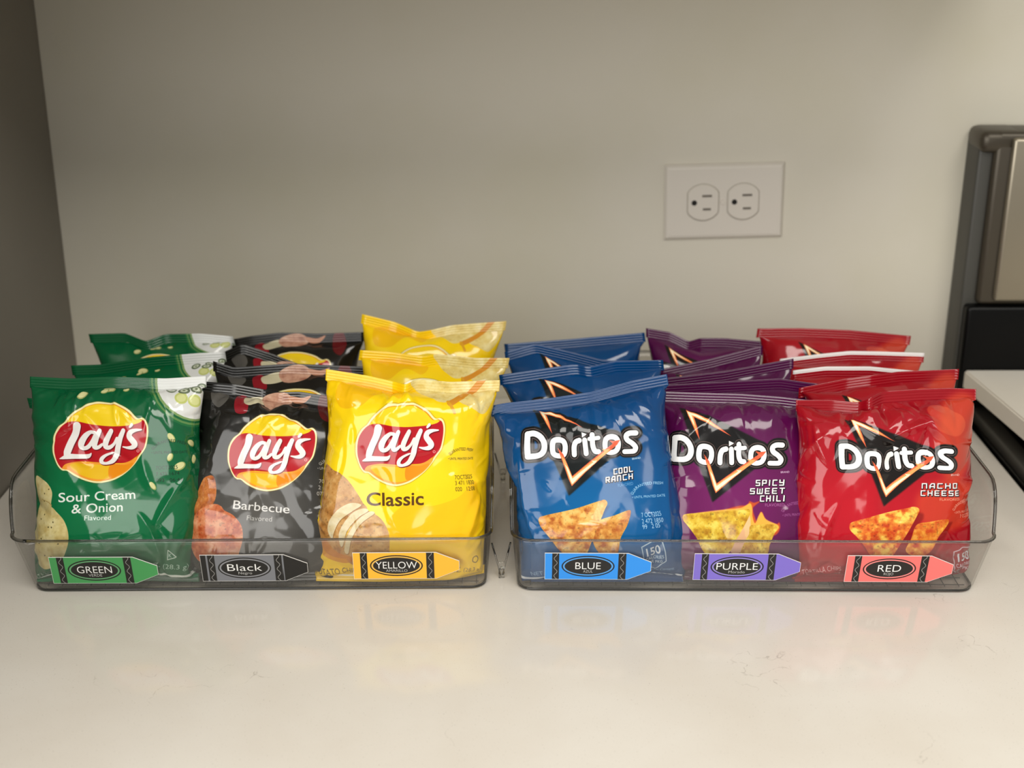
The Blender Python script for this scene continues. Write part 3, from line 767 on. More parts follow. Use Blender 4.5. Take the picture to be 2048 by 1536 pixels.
DTRI = [(225, 75), (1590, 515), (728, 1320)]
DUP = [(305, 98), (640, 235), (935, 388), (640, 285), (415, 200), (462, 320), (505, 475), (425, 350), (340, 190)]
DLOW = [(568, 645), (645, 735), (705, 880), (770, 1040), (1000, 845), (1200, 690), (1335, 590), (1285, 545), (1350, 556), (1438, 540), (1395, 605), (1200, 765), (960, 985), (765, 1185), (715, 1075), (640, 855)]
DOR = [([(182, 480), (178, 640), (184, 768)], 37, False), ([(182, 478), (270, 472), (350, 515), (396, 600), (384, 695), (318, 752), (184, 768)], 37, False),
       ([(590, 548), (520, 565), (502, 645), (516, 728), (580, 758), (652, 742), (676, 652), (656, 572)], 35, True),
       ([(800, 742), (798, 640), (822, 575), (872, 552)], 35, False), ([(948, 548), (966, 726)], 35, False),
       ([(1052, 478), (1060, 620), (1092, 692), (1140, 700)], 35, False), ([(1012, 532), (1140, 516)], 27, False),
       ([(1320, 500), (1246, 530), (1230, 615), (1250, 688), (1312, 708), (1388, 680), (1414, 602), (1390, 524)], 34, True),
       ([(1640, 446), (1560, 452), (1516, 486), (1532, 538), (1600, 582), (1642, 632), (1626, 680), (1580, 690), (1500, 694)], 33, False)]
def doritos_logo(cv, dst):
    xf = affine([(140, 800), (1690, 410), (735, 1300), (240, 90)], dst)
    P = lambda L: [xf(np.array(L, float))]
    def orient(c):
        c = np.array(c, float); return c if (c[:, 0] * np.roll(c[:, 1], -1) - c[:, 1] * np.roll(c[:, 0], -1)).sum() > 0 else c[::-1]
    cv.paint(P(orient(DTRI)), (14, 16, 14), 0.95, soft=7)
    back = []; ring = []; let = []
    for pts, r, cl in DOR:
        back += brush_shape(pts, r, cl, grow=52, xf=xf); ring += brush_shape(pts, r, cl, grow=28, xf=xf); let += brush_shape(pts, r, cl, xf=xf)
    ring2 = []
    for pts, r, cl in DOR: ring2 += brush_shape(pts, r, cl, grow=21, xf=xf)
    flag = P(orient([(905, 445), (982, 468), (912, 515)]))
    cv.paint(back, (14, 14, 13), 1.0, soft=4); cv.paint(ring, (112, 92, 88)); cv.paint(ring2, (20, 18, 17))
    cv.paint(let, (246, 245, 243)); cv.paint(flag, (246, 245, 243))
    tp = [(c_, k) for c_, k in (((222, 96, 62), 1.0), ((248, 168, 96), 0.80), ((255, 244, 205), 0.52))]
    for col, k in tp:
        for shp, corner in ((DUP, (345, 140)), (DLOW, (775, 1120))):
            s_ = orient(shp); cc = np.array(corner, float)
            m = cc + (s_ - cc) * (k if k < 1 else 1.0)
            if k < 1:       # hot core: keep the arms' line but shorter and thinner
                m = cc + (s_ - cc) * k + (cc - cc)
            cv.paint([xf(m)], col)
def badge(cv, x, y, s, ang, extra=True):
    R = affine([(0, 0), (1, 0), (0, 1)], [(x, y), (x + s * math.cos(ang), y + s * math.sin(ang)), (x - s * math.sin(ang), y + s * math.cos(ang))])
    col = (215, 220, 228)
    o = [(-.62, -.62), (0, -.78), (.62, -.62), (.62, .45), (0, .85), (-.62, .45)]
    cv.paint(brush_shape([(p[0], p[1]) for p in o], 0.03, True, xf=R, curve=False), col, 0.85)
    f = lambda a, b: [tuple(R([a])[0]), tuple(R([b])[0])]
    text(cv, '150', f((-.42, -.02), (.42, -.02)), s * 0.46, col, 0.02)
    text(cv, 'CALORIES', f((-.52, .25), (.52, .25)), s * 0.17, col, 0.01)
    text(cv, 'PER PKG', f((-.42, .50), (.42, .50)), s * 0.17, col, 0.01)
def guarantee(cv, arc, l2, dates, col, h=6.0, a=0.85):
    text(cv, 'GUARANTEED FRESH', arc, h, col, 0.01, a)
    text(cv, '\u2022 UNTIL PRINTED DATE', l2, h * 0.85, col, 0.01, a)
    for s_, b_, hh in dates: text(cv, s_, b_, hh, col, 0.0, min(1, a + 0.1))

def make_film(kind):
    fm = art_map(ART[kind])
    F0 = dict(green=(4, 104, 62), black=(30, 29, 27), yellow=(250, 206, 24), blue=(8, 82, 150), purple=(98, 16, 84), red=(196, 14, 34))[kind]
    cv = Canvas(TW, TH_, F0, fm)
    full = np.array([(0, 0), (1, 0), (1, 1), (0, 1)], float)
    def ground(col, alpha=1.0):
        m = cv.mp; cv.mp = lambda p: p; cv.paint([full], col, alpha); cv.mp = m
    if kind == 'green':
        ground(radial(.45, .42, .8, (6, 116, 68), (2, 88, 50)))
        S = lambda P: scale_pts(P, 0, 720, 3.073)
        for k, r in enumerate((96, 92, 88, 84)): cv.paint([ellipse(392, 756, r, r)], ((30, 110, 60), (96, 140, 80), (20, 100, 56), (130, 160, 100))[k])
        cv.paint([ellipse(392, 756, 79, 80)], (226, 228, 226))
        for x, y, r in ((363, 798, 12), (387, 802, 12)): cv.paint([ellipse(x, y, r, r * .95)], (196, 204, 120)); cv.paint([ellipse(x, y, r * .7, r * .62)], (214, 218, 150))
        for x, y, rx, ry, an in ((344, 779, 11, 9, -30), (372, 773, 9, 6, 20), (368, 783, 11, 7, 0), (390, 781, 11, 7, 20), (398, 766, 8, 6, 0)):
            cv.paint([ellipse(x, y, rx, ry, an)], (104, 116, 92)); cv.paint([ellipse(x, y, rx * .62, ry * .55, an)], (196, 204, 180)); cv.paint([ellipse(x, y, rx * .25, ry * .25, an)], (120, 130, 100))
        for x, y, rx, ry, an in ((163, 795, 11, 7, -25), (213, 777, 13, 9, 10), (205, 784, 9, 5, -30), (343, 873, 10, 6, 60), (340, 912, 9, 5, -70), (357, 931, 12, 8, -30), (306, 972, 10, 5, 60), (385, 884, 11, 7, 20), (387, 918, 10, 6, 80), (250, 782, 7, 5, 0)):
            cv.paint([ellipse(x, y, rx, ry, an)], (160, 168, 100)); cv.paint([ellipse(x - .6, y - .8, rx * .84, ry * .78, an)], (222, 220, 160))
        cv.brush([(246, 778), (258, 776), (266, 770)], (30, 80, 40), 1.6)
        chip = S([(200, 725), (250, 735), (295, 765), (322, 820), (320, 900), (345, 925), (405, 985), (437, 1060), (437, 1130), (400, 1215), (340, 1255), (270, 1255), (230, 1210), (200, 1160), (190, 1000), (190, 860)])
        cv.paint([catmull(chip, True)], crumb((216, 200, 138), (196, 172, 104), (230, 218, 164), 0.8))
        cv.brush(S([(245, 870), (300, 885), (322, 900)]), (184, 160, 96), 1.0)
        for x, y in S([(262, 880), (268, 1110), (282, 1098), (300, 1105), (262, 1125), (345, 1000), (340, 1030), (268, 962), (300, 1190), (340, 1195), (320, 1030), (385, 1120), (250, 990), (300, 800), (270, 830)]): cv.paint([ellipse(x, y, 1.7, 1.2, x * 7)], (74, 66, 34), 0.85)
        lays_logo(cv, (108.5, 808, 299.5, 966))
        wh = (236, 240, 234)
        text(cv, 'Sour Cream', [(119, 1006), (270, 999)], 19, wh, 0.012); text(cv, '& Onion', [(145, 1028), (245, 1024)], 18, wh, 0.012); text(cv, 'Flavored', [(170, 1041.5), (222, 1041)], 9.5, wh, 0.008)
        guarantee(cv, [(308, 898), (322, 886), (345, 882), (372, 888)], [(305, 905), (372, 904)], [('7OCT2025', [(313, 938), (353, 936)], 7.5), ('7 473 1674', [(313, 951), (356, 949)], 7.5), ('093   06:41', [(313, 964), (360, 963)], 7.5)], (16, 44, 30))
        text(cv, 'POTATO CHIPS', [(56, 1156), (140, 1148)], 12, (200, 214, 204)); text(cv, 'NET WT. 1 OZ. (28.3 g)', [(215, 1131), (376, 1130)], 8.5, (190, 210, 196))
        cv.brush([(338, 1097), (353, 1108), (337, 1114)], (210, 220, 210), 0.7, close=True, curve=False); text(cv, 'K', [(339.5, 1109), (345, 1109)], 6, (210, 220, 210))
        cv.brush([(66, 1171), (110, 1159), (200, 1149), (305, 1144), (406, 1143)], (232, 238, 232), 2.4)
        cv.brush([(60, 1180), (120, 1168), (200, 1158), (305, 1153), (410, 1152)], (20, 128, 84), 3.0)
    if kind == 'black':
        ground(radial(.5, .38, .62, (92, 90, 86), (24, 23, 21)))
        S = lambda P: scale_pts(P, 380, 720, 3.073)
        cv.paint([catmull(S([(270, 215), (330, 205), (350, 330), (280, 330)]), True)], (140, 20, 34))
        cv.paint([catmull(S([(325, 215), (430, 200), (470, 250), (400, 290), (330, 285)]), True)], (204, 196, 164))
        cv.paint([catmull(S([(425, 205), (500, 178), (580, 182), (625, 220), (600, 262), (520, 290), (450, 275)]), True)], crumb((196, 150, 126), (160, 110, 90), (214, 176, 152), .8))
        cv.paint([catmull(S([(600, 200), (680, 215), (740, 205), (700, 240), (640, 240)]), True)], (196, 140, 110))
        cv.paint([catmull(S([(790, 215), (850, 200), (880, 300), (850, 390), (800, 350)]), True)], (96, 20, 24))
        cv.paint([catmull(S([(135, 190), (210, 190), (230, 250), (190, 300), (150, 270)]), True)], (84, 82, 78))
        cv.paint([catmull(S([(60, 790), (95, 725), (145, 712), (162, 800), (148, 890), (90, 945), (20, 1060), (-10, 1060), (20, 900)]), True)], crumb((186, 104, 50), (130, 60, 24), (214, 140, 76), .9))
        cv.paint([catmull(S([(20, 1030), (80, 930), (150, 893), (190, 905), (212, 932), (262, 960), (312, 1020), (326, 1090), (312, 1160), (285, 1210), (180, 1230), (90, 1215), (40, 1160)]), True)], crumb((206, 116, 72), (172, 72, 34), (220, 154, 112), 1.1, 2))
        lays_logo(cv, (455.5, 832, 634, 982.5))
        wh = (228, 226, 222)
        text(cv, 'Barbecue', [(464, 1019), (578, 1029)], 17.5, wh, 0.006); text(cv, 'Flavored', [(492, 1042), (543, 1045)], 9.5, (190, 188, 184))
        guarantee(cv, [(641, 930), (655, 920), (680, 916), (700, 920)], [(636, 938), (700, 936)], [('7OCT2025', [(638, 966), (680, 966)], 8), ('2 471 1830', [(636, 979), (680, 979)], 8), ('073   12:08', [(633, 992), (680, 992)], 8)], (190, 188, 184))
        text(cv, 'POTATO CHIPS', [(400, 1148), (480, 1152)], 12, (190, 188, 184)); text(cv, 'NET WT. 1 OZ. (28.3 g)', [(530, 1150), (640, 1152)], 8.5, (190, 188, 184))
        cv.brush([(385, 1160), (520, 1166), (660, 1160)], (150, 148, 144), 1.2)
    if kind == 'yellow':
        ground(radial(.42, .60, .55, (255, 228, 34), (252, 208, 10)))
        S = lambda P: scale_pts(P, 620, 700, 2.955)
        cv.paint([catmull(S([(200, 180), (420, 170), (560, 230), (520, 300), (400, 260), (300, 340), (190, 330)]), True)], (240, 176, 16), 0.6)
        cv.paint([catmull(S([(590, 900), (700, 930), (860, 880), (980, 780), (1000, 1000), (900, 1120), (480, 1120), (470, 1000)]), True)], (246, 184, 14), 0.55)
        cv.paint([catmull(S([(600, 150), (640, 210), (690, 270), (770, 325), (850, 300), (950, 230), (1010, 150), (900, 100), (700, 90)]), True)], crumb((228, 208, 132), (214, 186, 100), (238, 224, 164), .7))
        cv.paint([catmull(S([(880, 310), (940, 350), (1010, 375), (1060, 320), (1090, 230), (1130, 160), (1060, 120), (990, 220)]), True)], crumb((226, 202, 124), (206, 176, 92), (236, 220, 156), .7, 3))
        cv.brush(S([(830, 330), (900, 285), (980, 205), (1060, 90)]), (212, 142, 44), 6.0)
        cv.brush(S([(820, 318), (850, 380)]), (220, 160, 40), 3)
        cv.paint([catmull(S([(60, 700), (150, 712), (210, 750), (260, 820), (310, 905), (330, 960), (200, 1100), (240, 1220), (120, 1190), (60, 1080)]), True)], crumb((192, 138, 74), (150, 96, 44), (214, 168, 104), .9))
        cv.paint([catmull(S([(340, 955), (420, 1005), (465, 1080), (470, 1160), (455, 1240), (350, 1300), (240, 1260), (205, 1160), (250, 1050), (300, 985)]), True)], crumb((204, 156, 86), (176, 120, 56), (222, 182, 116), .9, 1))
        for q in ([(145, 1010), (190, 945), (250, 912), (305, 925), (260, 960), (200, 1010), (165, 1080), (150, 1120), (128, 1070)], [(215, 1030), (260, 970), (315, 945), (345, 960), (290, 1000), (235, 1070), (210, 1150), (195, 1150), (190, 1090)], [(240, 1090), (290, 1010), (350, 965), (380, 975), (310, 1030), (260, 1110), (235, 1200), (215, 1180)]):
            cv.paint([catmull(S(q), True)], (150, 100, 40)); cv.paint([catmull([(x - .6, y - 1.3) for x, y in S(q)], True)], crumb((226, 210, 168), (214, 190, 136), (236, 226, 196), .6))
        cv.paint([catmull(S([(100, 1120), (170, 1180), (260, 1230), (200, 1250), (90, 1190)]), True)], (206, 122, 30), .7)
        lays_logo(cv, (712, 811, 890, 971))
        br = (92, 58, 20)
        text(cv, 'Classic', [(732, 1013), (848, 1012)], 27, br, 0.016)
        guarantee(cv, [(901, 910), (912, 901), (926, 898), (945, 900)], [(897, 919), (948, 917)], [('7OCT2025', [(910, 959), (946, 957)], 8.5), ('3 471 1830', [(910, 970.5), (948, 969)], 8.5), ('020   12:08', [(910, 983), (948, 982)], 8.5)], (62, 50, 14))
        text(cv, 'POTATO CHIPS', [(628, 1141), (712, 1148)], 13, (110, 84, 20)); text(cv, 'NET WT. 1 OZ. (28.3 g)', [(850, 1138), (958, 1136)], 8, (120, 92, 20))
        cv.brush(ellipse(945, 1112, 6, 6)[::8].tolist(), (90, 66, 16), 0.7, close=True)
        cv.brush([(622, 1157), (700, 1163), (820, 1163), (970, 1150)], (240, 234, 200), 1.6)
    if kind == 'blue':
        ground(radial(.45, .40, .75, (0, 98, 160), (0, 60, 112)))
        S = lambda P: scale_pts(P, 960, 700, 2.955)
        a, b, c, sd = (222, 158, 74), (176, 92, 36), (240, 196, 112), 0
        cv.paint([catmull(S([(365, 1010), (372, 1050), (430, 1125), (480, 1185), (560, 1215), (640, 1200), (690, 1100), (740, 980), (770, 930), (760, 930), (560, 965), (420, 995)]), True)], (4, 40, 90), .5, soft=9)
        cv.paint([catmull(S([(708, 1015), (800, 985), (878, 955), (894, 968), (872, 1040), (832, 1110), (805, 1192), (715, 1192), (668, 1125), (690, 1060)]), True)], crumb((212, 146, 66), b, c, 1, 2))
        cv.paint([catmull(S([(358, 995), (372, 1045), (430, 1112), (480, 1172), (530, 1196), (620, 1198), (662, 1130), (700, 1050), (740, 955), (757, 915), (740, 893), (700, 903), (560, 945), (400, 978)]), True)], crumb(a, b, c, 1.1))
        doritos_logo(cv, [(1050.5, 917), (1277.5, 860), (1137.7, 990.4), (1065, 813)])
        text(cv, 'BRAND', [(1265, 918), (1281, 915)], 4, (230, 232, 236), .01)
        square_text(cv, 'COOL', (1229, 949.5), (1268, 942.5), 12.5); square_text(cv, 'RANCH', (1213, 967), (1268, 958), 12.5)
        text(cv, 'FLAVORED', [(1238, 975), (1268, 970)], 6, (120, 160, 205))
        guarantee(cv, [(1267, 992), (1279, 976), (1300, 969), (1325, 968)], [(1266, 999), (1328, 994)], [('7 OCT2025', [(1283, 1037), (1319, 1033)], 9), ('2 472 1850', [(1283, 1049), (1322, 1046)], 9), ('99   2 05', [(1284, 1060), (1316, 1056)], 9)], (190, 214, 238))
        badge(cv, 1305, 1107, 33, -0.22)
        text(cv, 'See back for Total Fat Content.', [(1252, 1152), (1350, 1134)], 6.5, (170, 190, 215)); text(cv, 'NET WT. 1 OZ. (28.3 g)', [(1066, 1143), (1190, 1146)], 8, (150, 176, 208))
        cv.brush([(1040, 1146), (1070, 1150), (1200, 1159), (1290, 1157), (1372, 1145)], (226, 232, 240), 2.4)
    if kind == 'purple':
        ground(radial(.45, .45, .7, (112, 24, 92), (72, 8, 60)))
        S = lambda P: scale_pts(P, 1290, 720, 3.071)
        S2 = lambda P: scale_pts(P, 1360, 960, 6.4)
        for q, col, sf in (([(560, 400), (640, 370), (760, 340), (870, 330), (900, 280), (960, 300), (1060, 270), (980, 330), (940, 380), (960, 480), (1000, 560), (1040, 420), (1080, 480), (1100, 540), (1220, 580), (1260, 560), (1260, 640), (1180, 720), (900, 760), (500, 760), (400, 500)], (206, 84, 34), 5),
                           ([(200, 440), (560, 390), (780, 370), (900, 310), (930, 380), (930, 480), (960, 570), (1010, 470), (1050, 430), (1100, 520), (1230, 590), (1240, 640), (1150, 700), (850, 740), (780, 600), (300, 460)], (246, 186, 70), 4)):
            cv.paint([catmull(S2(q), True)], col, .9, soft=sf)
        cv.paint([catmull(S2([(700, 740), (860, 480), (900, 500), (900, 640), (870, 760), (780, 900), (640, 900)]), True)], (236, 196, 150), .85, soft=4)
        yc = crumb((216, 176, 50), (176, 122, 24), (238, 214, 96), 1.0, 4)
        cv.paint([catmull(S2([(900, 600), (1000, 585), (1130, 580), (1225, 590), (1240, 620), (1190, 700), (1130, 820), (1070, 930), (780, 930), (830, 780), (880, 700)]), True)], crumb((214, 172, 60), (176, 122, 24), (238, 214, 96), 1.0, 1))
        cv.paint([catmull(S2([(52, 490), (90, 452), (300, 430), (560, 410), (780, 395), (880, 385), (905, 420), (880, 500), (800, 640), (720, 760), (600, 920), (350, 930), (230, 740), (130, 610), (70, 540)]), True)], yc)
        doritos_logo(cv, [(1340.5, 925.8), (1571.7, 886), (1426.8, 1000), (1363, 816)])
        text(cv, 'BRAND', [(1564, 945), (1580, 944.5)], 4, (225, 215, 225), .01)
        square_text(cv, 'SPICY', (1514, 971.5), (1570.5, 971.5), 13.5, .1); square_text(cv, 'SWEET', (1502, 988.8), (1571, 988.8), 13, .1); square_text(cv, 'CHILI', (1522, 1005), (1571, 1005), 13.5, .1)
        text(cv, 'FLAVORED', [(1532, 1015), (1569, 1015)], 6, (170, 110, 160))
        guarantee(cv, [(1566, 1028), (1576, 1016), (1595, 1011), (1612, 1012)], [(1564, 1036), (1612, 1034)], [], (160, 100, 150))
        text(cv, 'NET WT. 1 OZ. (28.3 g)', [(1530, 1148), (1610, 1142)], 8, (170, 130, 160))
        cv.brush([(1365, 1152), (1480, 1160), (1600, 1156)], (200, 180, 200), 1.2)
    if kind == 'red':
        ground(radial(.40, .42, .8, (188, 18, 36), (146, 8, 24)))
        cv.paint([ellipse(1915, 870, 46, 90, 10)], (222, 104, 50), .5, soft=34)
        cv.paint([ellipse(1900, 1010, 70, 55, -20)], (216, 90, 44), .55, soft=34)
        cv.paint([catmull([(1858, 822), (1880, 815), (1915, 830), (1922, 850), (1905, 870), (1870, 862), (1860, 842)], True)], (216, 96, 60), .5, soft=4)
        S = lambda P: scale_pts(P, 1640, 960, 6.4)
        cv.paint([catmull(S([(420, 640), (560, 560), (1240, 440), (1330, 500), (1250, 640), (1640, 560), (1680, 600), (1500, 820), (1300, 960), (700, 980)]), True)], (110, 14, 14), .55, soft=9)
        cv.paint([catmull(S([(1240, 590), (1400, 550), (1590, 515), (1640, 540), (1605, 610), (1480, 735), (1400, 850), (1300, 922), (1150, 925), (1080, 870), (1160, 750)]), True)], crumb((222, 132, 44), (196, 66, 26), (244, 190, 84), 1.1, 5))
        cv.paint([catmull(S([(372, 605), (405, 555), (560, 508), (700, 470), (1100, 388), (1200, 363), (1262, 372), (1282, 410), (1250, 480), (1180, 600), (1100, 715), (920, 925), (830, 942), (640, 942), (550, 832), (470, 742), (390, 662)]), True)], crumb((228, 132, 48), (204, 70, 28), (248, 206, 92), 1.2, 3))
        doritos_logo(cv, [(1684.7, 944.7), (1905, 896), (1767.5, 1007.8), (1684, 832)])
        text(cv, 'BRAND', [(1899, 949), (1918, 948.5)], 4.2, (240, 220, 220), .01)
        square_text(cv, 'NACHO', (1846, 978.5), (1913, 976), 12, .05); square_text(cv, 'CHEESE', (1844, 993.8), (1917, 992), 12, .05)
        text(cv, 'FLAVORED', [(1879, 1003), (1917, 1002)], 5.5, (236, 170, 140))
        guarantee(cv, [(1907, 1025), (1916, 1013), (1930, 1007), (1950, 1006)], [(1908, 1031), (1952, 1028)], [('7 OCT2025', [(1921, 1040), (1950, 1038)], 7)], (236, 180, 160))
        text(cv, 'TORTILLA CHIPS', [(1604, 1143), (1682, 1139)], 11, (226, 190, 190)); text(cv, 'NET WT. 1 OZ. (28.3 g)', [(1610, 1161), (1720, 1154)], 8.5, (220, 170, 170))
        badge(cv, 1922, 1120, 31, -0.08)
    return cv

def to_image(name, cv):
    im = bpy.data.images.new(name, cv.w, cv.h, alpha=False)
    px = np.ones((cv.h, cv.w, 4), np.float32); px[..., :3] = np.clip(cv.img, 0, 1)
    im.pixels.foreach_set(px.ravel()); im.update(); im.pack()
    return im

def film_material(name, image=None, color=None, rough=0.13):
    m = mat(name, color or (0.5, 0.5, 0.5), rough, spec=0.5, coat=0.12)
    nt = m.node_tree; p = nt.nodes['Principled BSDF']
    if image is not None:
        ti = nt.nodes.new('ShaderNodeTexImage'); ti.image = image; ti.interpolation = 'Cubic'; ti.extension = 'EXTEND'
        uv = nt.nodes.new('ShaderNodeUVMap'); uv.uv_map = 'UVMap'
        nt.links.new(uv.outputs[0], ti.inputs[0]); nt.links.new(ti.outputs[0], p.inputs['Base Color'])
    return m

_film, _plain, _tags = {}, {}, {}
def bag_material(kind):
    if kind not in _film: _film[kind] = film_material('printed_film_' + kind, to_image('print_' + kind, make_film(kind)))
    return _film[kind]
def plain_material(kind):
    if kind not in _plain:
        c = dict(green=(2, 84, 50), black=(30, 29, 27), yellow=(240, 200, 14), blue=(0, 58, 108), purple=(84, 12, 72), red=(160, 12, 30))[kind]
        _plain[kind] = film_material('plain_film_' + kind, color=srgb(*c))
    return _plain[kind]
M_white_edge = mat('white_film_edge', srgb(226, 222, 220), 0.35)

def tag_material(key):
    if key in _tags: return _tags[key]
    col, w1, w2 = dict(green=((70, 158, 88), 'GREEN', 'VERDE'), black=((124, 126, 132), 'Black', 'Negro'), yellow=((255, 188, 52), 'YELLOW', 'AMARILLO'),
                       blue=((44, 146, 238), 'BLUE', 'AZUL'), purple=((126, 108, 204), 'PURPLE', 'Morado'), red=((255, 116, 112), 'RED', 'ROJO'))[key]
    A = lambda p: np.stack([(p[:, 0] - 160) / 1380, 1 - (p[:, 1] - 945) / 365], 1)
    cv = Canvas(1024, 276, col, A); K = (22, 21, 20)
    lt = tuple(int(c * 0.75 + 50) for c in col)
    if key == 'black':
        cv.paint([np.array([(1240, 900), (1600, 900), (1600, 1400), (1200, 1400)], float)], K); cv.paint([np.array([(150, 900), (232, 900), (232, 1400), (150, 1400)], float)], K)
    for x0, x1 in ((256, 346), (1112, 1212)):
        cv.paint([np.array([(x0, 900), (x1, 900), (x1, 1400), (x0, 1400)], float)], K)
        xm = (x0 + x1) / 2
        cv.brush([(xm + 20 * math.sin(t * 1.15), 930 + t * 22) for t in range(19)], (160, 158, 156), 3.2)
    if key == 'black':
        for x in (236, 1222): cv.paint([np.array([(x, 900), (x + 12, 900), (x + 12, 1400), (x, 1400)], float)], col)
    cv.paint([ellipse(722, 1126, 344, 146)], tuple(int(c * 0.16) for c in col) if key != 'black' else K); cv.paint([ellipse(722, 1126, 326, 130)], lt); cv.paint([ellipse(722, 1126, 304, 114)], K)
    n = len(w1); hw = {3: 150, 4: 165, 5: 225, 6: 268}[n]
    text(cv, w1, [(722 - hw, 1166), (722 + hw, 1166)], 96, (246, 246, 244), -0.004)
    hw2 = {4: 62, 5: 88, 6: 106, 8: 140}[len(w2)]
    text(cv, w2, [(722 - hw2, 1214), (722 + hw2, 1214)], 36, (205, 205, 203), -0.004)
    out = [(160, 945), (1240, 945), (1540, 1066), (1540, 1190), (1240, 1310), (160, 1310)]
    cv.brush(out, (232, 230, 226), 4, close=True, curve=False)
    _tags[key] = film_material('tag_print_' + key, to_image('tag_' + key, cv), rough=0.35)
    _tags[key].node_tree.nodes['Principled BSDF'].inputs['Coat Weight'].default_value = 0.0
    return _tags[key]
# ---------------------------------------------------------------- clear bins
M_clear = thin_plastic('smoked_clear_plastic', (0.925, 0.92, 0.91), 0.04, (0.66, 0.65, 0.62))
M_rim = glass('clear_rim_plastic', (0.36, 0.36, 0.35), 0.02)
M_base = mat('refraction_dark_edge', srgb(38, 38, 36), 0.12)  # clear edge that refraction makes look black; that darkness is put into the colour
M_clip = glass('clear_clip_plastic', (0.9, 0.9, 0.88), 0.02)
M_groove = mat('base_groove', srgb(58, 58, 56), 0.4)
TB = 0.0016

def round_rect(x0, x1, y0, y1, r, ys):
    """outline from the middle of the front, running right, back, left; ys = stations along the sides"""
    P = []
    nx = 14
    for k in range(nx): P.append((((x0 + x1) / 2) + (x1 - r - (x0 + x1) / 2) * k / nx, y0, 'f'))
    for k in range(7): a = -math.pi / 2 + math.pi / 2 * k / 6; P.append((x1 - r + r * math.cos(a), y0 + r + r * math.sin(a), 'f'))
    for t in ys[1:-1]: P.append((x1, y0 + r + (y1 - y0 - 2 * r) * t, 's'))
    for k in range(7): a = math.pi / 2 * k / 6; P.append((x1 - r + r * math.cos(a), y1 - r + r * math.sin(a), 'b'))
    for k in range(1, 14): P.append((x1 - r + (x0 - x1 + 2 * r) * k / 14, y1, 'b'))
    for k in range(7): a = math.pi / 2 + math.pi / 2 * k / 6; P.append((x0 + r + r * math.cos(a), y1 - r + r * math.sin(a), 'b'))
    for t in ys[::-1][1:-1]: P.append((x0, y0 + r + (y1 - y0 - 2 * r) * t, 's'))
    for k in range(7): a = math.pi + math.pi / 2 * k / 6; P.append((x0 + r + r * math.cos(a), y0 + r + r * math.sin(a), 'f'))
    for k in range(nx): P.append((x0 + r + ((x0 + x1) / 2 - x0 - r) * k / nx, y0, 'f'))
    return P

def make_bin(label, x0, x1, fl, fr, y0, rz):
    D, r, HF, HS = 0.298, 0.011, 0.046, 0.0800
    ys = [0, .004, .012, .02, .03, .04, .05, .062, .08, .105, .14, .2, .3, .4, .5, .6, .7, .8, .9, 1]
    root = empty('storage_bin', ((x0 + x1) / 2, y0, 0), rz)
    tag(root, label, 'bin', 'clear bins side by side on the counter')
    a, b = x0 - (x0 + x1) / 2, x1 - (x0 + x1) / 2
    B = round_rect(a, b, 0, D, r, ys)
    R = round_rect(a - fl, b + fr, -0.009, D + 0.006, r + 0.003, ys)
    def hgt(p):
        if p[2] == 'f': return HF
        if p[2] == 'b': return HS
        y = p[1] - (r - 0.006)
        # steep front edge, rounded shoulder, level rim
        s = max(0.0, min(1.0, y / 0.030)); return HF + (HS - HF) * (1 - (1 - s) ** 2.6)
    H = [hgt(p) for p in R]
    def pt(i, z):
        t = z / HF if z <= HF else 1 + (z - HF) / HF * 0.35
        return Vector((B[i][0] + (R[i][0] - B[i][0]) * t, B[i][1] + (R[i][1] - B[i][1]) * t, z))
    n = len(B)
    bm = bmesh.new(); rings = []
    lv = [(0.0, 0.0045), (0.0006, 0.0022), (0.0022, 0.0006), (0.0045, 0.0)]
    cx, cy = (a + b) / 2, D / 2
    for z, ins in lv:
        ring = []
        for i in range(n):
            p = pt(i, z); ix = ins * (1 if p.x < a + 0.02 else -1 if p.x > b - 0.02 else 0); iy = ins * (1 if p.y < 0.02 else -1 if p.y > D - 0.02 else 0)
            ring.append(bm.verts.new(p + Vector((ix * (0.7 if iy and ix else 1), iy * (0.7 if iy and ix else 1), 0))))
        rings.append(ring)
    for k in range(1, 9):
        rings.append([bm.verts.new(pt(i, 0.0045 + (H[i] - 0.0045) * k / 8)) for i in range(n)])
    for A, C in zip(rings, rings[1:]):
        for i in range(n): bm.faces.new((A[i], A[(i + 1) % n], C[(i + 1) % n], C[i]))
    bm.faces.new(rings[0][::-1])
    for v in bm.verts: v.co.z += 0.0004
    o = obj('tray', bm, M_clear, root); autosmooth(o, 50)
    sm = o.modifiers.new('thickness', 'SOLIDIFY'); sm.thickness = TB; sm.offset = -1
    bm = bmesh.new()
    tube(bm, [pt(i, H[i]) + Vector((0, 0, 0.0004)) for i in range(n)], [0.0010 if R[i][2] == 'f' and abs(R[i][0]) < (b - a) / 2 - 0.004 else 0.0013 for i in range(n)], 8, closed=True)
    obj('rim', bm, M_rim, root)
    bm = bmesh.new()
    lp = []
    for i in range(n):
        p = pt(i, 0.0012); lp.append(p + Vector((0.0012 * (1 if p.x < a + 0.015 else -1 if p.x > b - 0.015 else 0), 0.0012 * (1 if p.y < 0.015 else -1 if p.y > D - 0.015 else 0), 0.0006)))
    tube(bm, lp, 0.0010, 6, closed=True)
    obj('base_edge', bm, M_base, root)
    bm = bmesh.new()                         # moulded grid in the floor of the bin
    x = a + 0.010
    while x < b - 0.006:
        box(bm, x - 0.0003, x + 0.0003, 0.006, D - 0.006, 0.0021, 0.0026); x += 0.0105
    y = 0.0085
    while y < D - 0.004:
        box(bm, a + 0.006, b - 0.006, y - 0.0003, y + 0.0003, 0.0021, 0.0026); y += 0.0105
    obj('floor_grid', bm, M_groove, root, smooth=False)
    return root

